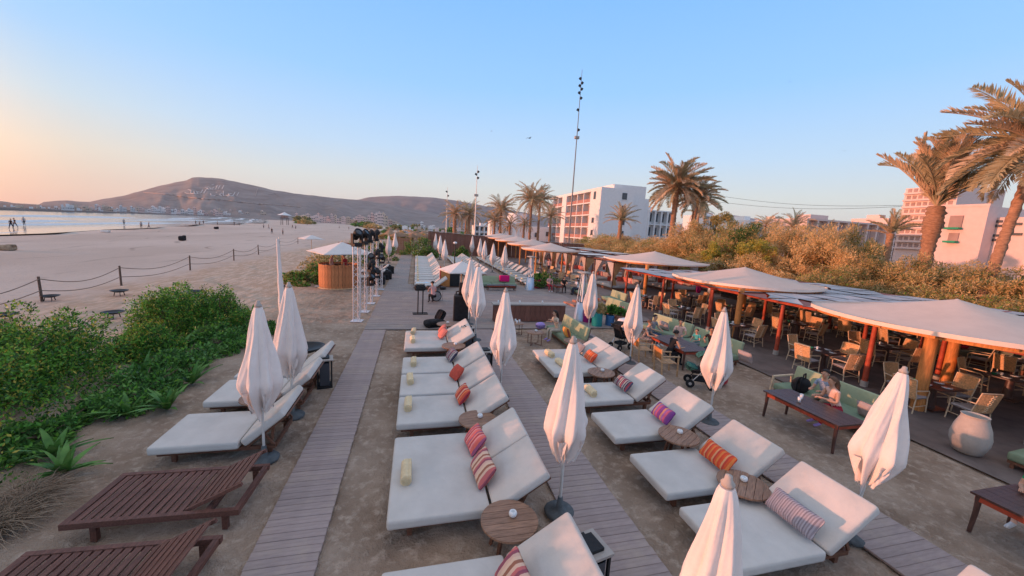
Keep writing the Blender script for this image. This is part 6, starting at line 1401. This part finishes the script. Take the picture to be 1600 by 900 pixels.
# bar jars at the back
for k, (px, py, matn, lab) in enumerate([(1091, 458, 'pot_magenta', 'tall magenta vase on the back dining table'), (1109, 460, 'heater_metal', 'tall pale blue vase beside the magenta vase'), (1170, 468, 'c_grey', 'pale grey bucket on a back dining table'), (1505, 545, 'pot_red', 'red flowered vase by the grey banquette')]):
    p = at(px, py, .75); b = MB(); b.lathe([(.08, 0), (.17, .12), (.19, .5), (.14, .72), (.17, .78), (.14, .78), (0, .3)], 16, cap=False); tag(b.build('tall_vase', matn, None, (p.x, p.y, .757)), lab, 'vase', 'tall vases in the restaurant')
# ---------------------------------------------------------------- pergola: posts, beams, shade panels
r = thing('pergola', 'red timber pergola roofed with pale shade panels over the restaurant', 'pergola', (0, 0, 0))
for X, ys_ in ((14.7, (2.4, 5.35, 9.0, 12.3, 16.2, 20.2, 24.4)), (18.6, (3.6, 6.6, 9.2, 11.7, 12.95, 16.6, 20.6, 24.4)), (22.0, (4, 7.6, 11.6, 15.6, 19.6, 24.4)), (25.1, (4, 9, 14, 19, 24.4))):
    for y in ys_:
        if (X, y) == (18.6, 12.95): continue
        b = MB(); b.tube([(X, y, .2), (X, y, 2.14)], [.08, .07], 10); b.build('post', 'red_wood', r); b = MB(); b.tube([(X, y, .0), (X, y, .22)], .105, 10); b.build('post_foot', 'clay', r)
    b = MB(); b.box((X+(.35 if X < 15 else 0), 13.6, 2.19), (.12, 23.4, .12)); b.build('beam', 'red_wood', r)
for i in range(12): b = MB(); b.box((20.05, 2.6+i*2.0, 2.265), (10.7, .09, .05 if i % 2 else .06)); b.build('cross_beam', 'red_wood', r)
pid = 0
for i in range(7):
    for j in range(15):
        x0 = 14.55+i*1.55; y0 = 2.0+j*1.56; w_, d_ = 1.46, 1.45; z = 2.30; k = rng.choice((0, 3, 1, 2, 4, 1, 2, 4))
        vs = [(x0, y0, z+rng.uniform(0, .045)), (x0+w_, y0, z+rng.uniform(0, .045)), (x0+w_, y0+d_, z+rng.uniform(0, .045)), (x0, y0+d_, z+rng.uniform(0, .045))]
        if k == 0: vs[1] = ((vs[0][0]+vs[2][0])/2, (vs[0][1]+vs[2][1])/2, z+.02)
        if k == 3: vs[3] = ((vs[0][0]+vs[2][0])/2+.1, (vs[0][1]+vs[2][1])/2-.1, z+.02)
        sag = tuple(sum(v[q] for v in vs)/4-(.05 if q == 2 else 0) for q in range(3))
        b = MB(); v2 = vs+[sag]; b.add(v2, [(0, 1, 4), (1, 2, 4), (2, 3, 4), (3, 0, 4)]); b.add([(x, y, zz-.02) for x, y, zz in v2], [(1, 0, 4), (2, 1, 4), (3, 2, 4), (0, 3, 4)])
        b.build('shade_panel', 'shade_panel', r)
        if k in (0, 3):
            b = MB(); q = 1 if k == 0 else 3; c_ = [(x0, y0), (x0+w_, y0), (x0+w_, y0+d_), (x0, y0+d_)][q]; b.add([(vs[0][0], vs[0][1], z-.03), (c_[0], c_[1], z-.02), (vs[2][0], vs[2][1], z-.03)], [(0, 1, 2)]); b.add([(vs[0][0], vs[0][1], z-.045), (c_[0], c_[1], z-.035), (vs[2][0], vs[2][1], z-.045)], [(2, 1, 0)]); b.build('red_panel', 'shade_red', r)
# rounded tent canopies on orange posts
def tent(c, R, zr, zp, post, label, near=True, pw=.13, lobes=4):
    r = thing('tent_canopy', label, 'canopy', (c[0], c[1], 0), 0, 'pale rounded tent canopies on orange posts')
    n = 48 if near else 24; b = MB()
    def f(rad_, z, a, i):
        k = abs(math.cos(a))**4+abs(math.sin(a))**4; q = 1.0/(k**.25); q = 1+(q-1)*.55
        e = rad_/R; return rad_*q, zp-(zp-zr)*(1-(1-e)**1.3)-0.05*e*e*(1-math.cos(4*a+math.pi))*.5
    prof = [(R*t_, 0) for t_ in (.02, .06, .12, .2, .3, .42, .55, .7, .85, .97, 1.0)]
    b.lathe(prof, n, fn=f, cap=False); b.add([(0, 0, zp+.02)]+[v for v in b.v[:n]], [(0, 1+j, 1+(j+1) % n) for j in range(n)], 0, True)
    b.build('roof', 'tent', r)
    b = MB(); b.lathe([(R, 0), (R*1.004, 0)], n, fn=lambda rr_, z, a, i: (f(R, 0, a, 0)[0]*(1.012), f(R, 0, a, 0)[1]+(.05 if i == 0 else -.07)), cap=False); b.lathe([(R, 0), (R, 0)], n, fn=lambda rr_, z, a, i: (f(R, 0, a, 0)[0]*(1.0), f(R, 0, a, 0)[1]+(-.07 if i == 0 else .04)), cap=False); b.build('edge_band', 'tent_edge', r)
    b = MB()
    for k in range(16 if near else 8): a = 2*math.pi*k/(16 if near else 8); q, z_ = f(R*.97, 0, a, 0); b.beam((q*math.cos(a), q*math.sin(a), z_-.14), (.1*math.cos(a), .1*math.sin(a), zp-.30), .05, .05)
    b.build('rafter', 'orange_post', r)
    b = MB(); b.lathe([(R*.955, 0), (R*.955, 0)], n, fn=lambda rr_, z, a, i: (f(R*.955, 0, a, 0)[0], zr-.02 if i == 0 else zr-.20), cap=False); b.lathe([(R*.94, 0), (R*.94, 0)], n, fn=lambda rr_, z, a, i: (f(R*.94, 0, a, 0)[0], zr-.20 if i == 0 else zr-.02), cap=False); b.build('ring_beam', 'orange_post', r)
    for x, y in post: b = MB(); b.tube([(x-c[0], y-c[1], .03), (x-c[0], y-c[1], zr-.05)], [pw*1.05, pw], 14); b.build('post', 'orange_post', r)
tent((16.7, 8.2), 3.25, 2.47, 3.18, [(14.3, 7.35), (18.5, 8.9)], 'nearest pale tent canopy on a thick tan post above the front dining tables', pw=.15)
tent((17.9, 17.6), 3.35, 2.52, 3.27, [(14.85, 14.6), (19.8, 19.2)], 'second pale tent canopy on an orange post over the dining rows')
tent((20.0, 29.2), 3.9, 2.72, 3.5, [(16.3, 24.5), (21.5, 31)][:1], 'third pale tent canopy beyond the pergola, before the cabanas')
for k, (px, py, yy) in enumerate([(835, 440, 33.7), (811, 424, 42.1), (790, 412, 50), (778, 404, 57), (766, 400, 62)]):
    q = at(px, py); q = Vector((q.x, q.y, 0)); zr = 3.0+.1*k; tent((q.x+1.9, q.y+1.6), 2.7+.2*k, zr, zr+.62, [(q.x, q.y), (q.x+3.6, q.y+2.6)], f'far pale tent canopy above the rightmost far loungers, {ORD[k]} of the line of five', near=False, pw=.08)
# ---------------------------------------------------------------- curtained cabanas
def cabana_fn():
    r = thing('cabana', 'x', 'cabana'); W = 3.3; H = 2.35
    b = MB(); b.box((0, 0, .10), (W, W, .2)); b.build('platform', 'teak', r); b = MB(); b.cushion((0, 0, .32), (W-.15, W-.15, .24), .06, puff=.05); b.build('mattress', 'cushion', r)
    for a in (-1, 1):
        for c in (-1, 1): b = MB(); b.box((a*(W/2-.04), c*(W/2-.04), H/2+.1), (.07, .07, H-.2)); b.build('post', 'teak', r)
    b = MB()
    for s_ in (-1, 1): b.box((0, s_*(W/2-.04), H+.05), (W+.3, .06, .1)); b.box((s_*(W/2-.04), 0, H+.14), (.06, W+.3, .08))
    for i in range(5): b.box((-W/2+.4+i*.62, 0, H+.22), (.05, W+.2, .07))
    b.build('roof_frame', 'wall_board', r)
    b = MB(); b.add([(-W/2, -W/2, H+.28), (W/2, -W/2, H+.28), (W/2, W/2, H+.28), (-W/2, W/2, H+.28)], [(0, 1, 2, 3)]); b.add([(-W/2, -W/2, H+.265), (W/2, -W/2, H+.265), (W/2, W/2, H+.265), (-W/2, W/2, H+.265)], [(3, 2, 1, 0)]); b.build('roof_cloth', 'canvas', r)
    # curtains gathered to each post
    for k, (a, c) in enumerate(((-1, -1), (-1, 1), (1, -1), (1, 1))):
        for dx_, dy_ in ((-a, 0), (0, -c)):
            b = MB(); n, m_ = 14, 9; vs = []
            for j in range(m_+1):
                t_ = j/m_; wd = (.95*(1-t_/.62)**1.0 if t_ < .62 else .0)+.16+(.25*((t_-.62)/.38) if t_ > .62 else 0)
                for i in range(n+1):
                    u = i/n*wd; wv = .05*math.sin(i*2.1+j*.3)
                    vs.append((a*(W/2-.1)+dx_*u+(wv if dy_ else 0), c*(W/2-.1)+dy_*u+(wv if dx_ else 0), H-t_*(H-.42)))
            b.add(vs, [(j*(n+1)+i, j*(n+1)+i+1, (j+1)*(n+1)+i+1, (j+1)*(n+1)+i) for j in range(m_) for i in range(n)], 0, True); b.build('curtain', 'curtain_orange' if (k == 0 and dx_) else 'curtain', r)
    for y in (-.9, 0, .9): b = MB(); b.cushion((0, 0, 0), (.2, .8, .5), .08, RY(-.3), puff=.3); b.build('bolster', 'p_rw' if y == 0 else 'p_taupe' if y < 0 else 'p_coral', r, (W/2-.4, y, .66))
    for x in (-.1, .9): b = MB(); b.cushion((0, 0, 0), (.5, .2, .45), .08, puff=.3); b.build('cushion', 'p_coral' if x > 0 else 'p_brick', r, (x, W/2-.4, .66))
    return r
cb = Proto(cabana_fn)
n_c = 0
for j, y in enumerate((30.6, 36.0, 41.4, 46.8, 52.4)):
    for i, x in enumerate((17.6, 22.9, 27.6) if j == 0 else (17.3, 22.2)):
        cb((x+.25*j*(1 if j else 0), y, .03), rad(3), f'curtained cabana daybed with striped cushions, {["left", "middle", "right"][i]} one of the {ORD[j]} rank behind the restaurant', 'curtained cabanas')
# ---------------------------------------------------------------- people seated and standing
def W_(x, y, z, o, rz):       # world point to a person's own axes
    v = Matrix.Rotation(-rz, 3, 'Z') @ Vector((x-o[0], y-o[1], z-o[2])); return tuple(v)
face = math.pi/2
o = (10.95, 7.5, 0); person(o, face+.15, 'sit_lean', ('gingham', 'c_khaki', 'c_grey'), 'man in a blue checked shirt seated at the dark table beside the woman', arms={'L': [(-.24, .22, .72), (-.12, .50, .78)], 'R': [(.24, .22, .72), (.14, .50, .78)]})
o = (10.55, 6.95, 0); person(o, face-.25, 'sit_lean', ('c_salmon', 'c_red', 'c_lilac'), 'woman in a pale top and red trousers leaning toward the man in checks', hair='hair_brown', long_hair=True, bare_arms=True, arms={'L': [(-.24, .22, .72), (-.10, .50, .78)], 'R': [(.24, .22, .72), (.10, .50, .78)]})
o = (10.35, 3.45, 0); person(o, face, 'sit_lean', ('c_green', 'c_salmon', 'c_white'), 'person in a green top with white sneakers cut by the right edge', arms={'L': [(-.22, .2, .70), (-.1, .5, .76)], 'R': [(.22, .2, .70), (.1, .5, .76)]})
o = (8.95, 11.55, 0); person(o, -face, 'sit_lean', ('c_black', 'c_black', 'c_black'), 'woman in a black tank top seen from behind at the family table', long_hair=False, bare_arms=True)
o = (11.25, 12.05, 0); person(o, face+.5, 'sit_lean', ('c_black', 'c_navy', 'c_black'), 'bearded man in a black T-shirt reaching across the family table', skin='skin_tan', arms={'L': [(-.26, .22, .80), (-.15, .52, .80)], 'R': [(.26, .22, .80), (.10, .54, .80)]})
o = (11.05, 12.65, .12); person(o, face+.3, 'sit', ('c_turq', 'c_grey', 'c_white'), 'small child in turquoise beside the man in black', hair='hair_brown', scale=.72)
o = (10.75, 13.35, 0); person(o, face+.9, 'sit', ('c_salmon', 'c_grey', 'c_white'), 'woman in a pale pink top at the far end of the family table', hair='hair')
o = (9.0, 13.3, 0); person(o, face+2.3, 'sit_lean', ('floral', 'floral', 'c_black'), 'woman in a black and white floral dress left of the family table', hair='hair_brown', skirt=True)
o = (10.0, 14.2, 0); person(o, math.pi+.3, 'sit', ('c_grey', 'c_denim', 'c_white'), 'person hidden behind the floral dress at the family table')
o = (5.95, 14.9, 0); person(o, face+.2, 'sit_lean', ('c_beige', 'c_beige', 'c_lilac'), 'woman in beige with long black hair seated on the green sofa', long_hair=True, arms={'L': [(-.24, .2, .80), (-.10, .42, .92)], 'R': [(.24, .2, .76), (.12, .44, .82)]})
o = (12.0, 26.6, 0); person(o, face, 'sit_lean', ('c_white', 'c_navy', 'c_black'), 'dark haired man in a white shirt on the pale green sofa')
o = (11.3, 27.8, 0); person(o, math.pi*.9, 'sit_lean', ('c_black', 'c_black', 'c_black'), 'person in black beside the man in the white shirt', long_hair=True)
o = (10.2, 28.2, 0); person(o, math.pi, 'sit', ('c_pink', 'c_red', 'c_white'), 'woman in red and white seated left of the person in black', hair='hair_brown')
o = (14.5, 40.5, 0); person(o, -.5, 'stand', ('c_pink', 'c_navy', 'c_black'), 'waiter in a pale pink shirt and dark trousers standing among the far tables')
o = (-5.55, 28.2, .42); person(o, -1.6, 'stand', ('c_pink', 'c_denim', 'c_black'), 'person in a striped pinkish shirt standing in the round bar', scale=1.12)
o = (-4.75, 28.5, .38); person(o, 1.3, 'stand', ('c_red', 'c_denim', 'c_black'), 'person in a red shirt in the round bar', scale=1.08)
o = (1.05, 22.3, .05); person(o, .3, 'sit_lean', ('c_pink', 'c_black', 'c_black'), 'musician in a pink shirt bending over the drums')
o = (3.25, 1.9, 0)
rect_table(10.4, 11.0, 27.0, 27.9, 'small dark table of the man in the white shirt', .6)
b = MB(); b.cushion((0, 0, 0), (.5, .34, .42), .14, puff=.3); b.tube([(-.12, -.05, .2), (-.08, -.05, .34), (.08, -.05, .34), (.12, -.05, .2)], .02, 6); tag(b.build('handbag', 'black_cloth', None, (10.85, 8.15, .60), .4), 'black handbag on the sofa beside the man in the checked shirt', 'bag')
b = MB(); b.cushion((0, 0, 0), (.4, .3, .22), .09, puff=.3); tag(b.build('purple_bag', 'c_lilac', None, (5.35, 15.5, .5), .2), 'purple bundle on the sofa next to the woman in beige', 'bag')
def pushchair(loc, rz, label, matn):
    r = thing('pushchair', label, 'pushchair', loc, rz, 'pushchairs'); 
    for x in (-.24, .24):
        for y in (-.32, .30):
            b = MB(); b.tube([(x-.02, y, .13), (x+.02, y, .13)], .13, 16); w_ = b.build('wheel', 'black', r); b = MB(); b.tube([(x-.024, y, .13), (x+.024, y, .13)], .05, 10); b.build('hub', 'clay', w_)
        b = MB(); b.tube([(x, .30, .14), (x, -.05, .62), (x, -.42, 1.05)], .016, 6); b.tube([(x, -.32, .14), (x, .05, .60)], .016, 6); b.build('frame_tube', 'metal_bright' if x < 0 else 'dark_metal', r)
    MB().tube([(-.24, -.42, 1.05), (.24, -.42, 1.05)], .02, 6).build('handlebar', 'black', r)
    b = MB(); b.cushion((0, .05, .52), (.42, .50, .14), .05); b.cushion((0, -.2, .74), (.42, .12, .48), .05, RX(.35)); b.build('seat', 'black_cloth', r)
    b = MB(); n = 10; vs = []
    for i in range(8):
        a = rad(-20+i*19)
        for j in range(n+1): u = (j/n-.5); vs.append((u*.48*(1-.12*abs(u)), -.12+.36*math.cos(a+.9)*(1-.3*u*u), .82+.34*math.sin(a+.9)*(1-.5*u*u)))
    fs_ = [(i*(n+1)+j, i*(n+1)+j+1, (i+1)*(n+1)+j+1, (i+1)*(n+1)+j) for i in range(7) for j in range(n)]; b.add(vs, fs_, 0, True); b.build('hood', matn, r)
    b = MB(); b.cushion((0, 0, .25), (.36, .42, .12), .04); b.build('basket', 'black_cloth', r); b = MB(); b.cushion((0, .28, .60), (.40, .34, .22), .09, RX(.3)); b.build('leg_cover', matn, r)
mat('leafprint', (.015,.04,.035), .9, 0, 14, .2, col2=(.05,.20,.17), rnd=0)
pushchair((8.75, 9.7, 0), rad(60), 'pushchair with a dark green leaf-print hood beside the wooden armchair', 'leafprint'); pushchair((8.2, 13.6, 0), rad(-70), 'black pushchair behind the pole of the second closed parasol', 'black_cloth')
b = MB(); b.cushion((0, 0, .2), (.5, .36, .4), .12, puff=.3); tag(b.build('red_bag', 'pot_red', None, (9.55, 9.75, 0), .4), 'red bag hanging low beside the leaf-print pushchair', 'bag')
b = MB(); b.cushion((0, 0, 0), (.5, .4, .5), .12, puff=.3); tag(b.build('white_jacket', 'c_white', None, (8.45, 13.9, .95), .4), 'white jacket thrown over the black pushchair', 'jacket')
# small people on the beach
def mini(pose, cols, seed):
    r = person((0, 0, -50), 0, pose, cols, 'x', scale=1.0); return r
mp_ = [mini('walk', ('c_black', 'c_navy', 'skin'), 1), mini('stand', ('c_grey', 'c_black', 'skin'), 2)]
BP = [(18, 358), (38, 352.5), (24, 356), (221, 357), (233, 358), (194, 352), (306, 351.5), (312, 352), (318, 351), (340, 352), (366, 352.5), (374, 352.5), (425, 366), (442, 367), (457, 357), (462, 358), (420, 358), (412, 357), (480, 352), (530, 357), (545, 359)]
used_ = [False, False]
for k, (px, py) in enumerate(BP):
    p = at(px, py); far_ = 'water' if px < 400 else 'beach'; lab = f'tiny bather near the waterline, {ORD[k]} from the left' if k < 12 else f'tiny figure on the open sand beyond the bar, {ORD[k-12]} from the left of them'
    src = mp_[k % 2]
    if not used_[k % 2]: src.location = p; src.rotation_euler[2] = k; src['label'] = lab; src['group'] = 'people on the beach'; used_[k % 2] = True
    else: dup(src, p, k*1.3, lab, 'people on the beach')

# ---------------------------------------------------------------- air
hz = MB(); x0, x1, y0, y1, z0, z1 = -4700, 4700, -4700, 4700, -3.2, 235
hz.box(((x0+x1)/2, (y0+y1)/2, (z0+z1)/2), (x1-x0, y1-y0, z1-z0)); mh = bpy.data.materials.new('haze'); mh.use_nodes = True; t = mh.node_tree
for n_ in list(t.nodes):
    if n_.type == 'BSDF_PRINCIPLED': t.nodes.remove(n_)
pv = t.nodes.new('ShaderNodeVolumePrincipled'); pv.inputs['Color'].default_value = (.93, .90, .92, 1); pv.inputs['Density'].default_value = .00008; pv.inputs['Anisotropy'].default_value = .2
t.links.new(pv.outputs[0], [n_ for n_ in t.nodes if n_.type == 'OUTPUT_MATERIAL'][0].inputs['Volume']); MATS['haze'] = mh
o = hz.build('haze', 'haze'); o['kind'] = 'stuff'; o['label'] = 'thin evening haze over the bay'
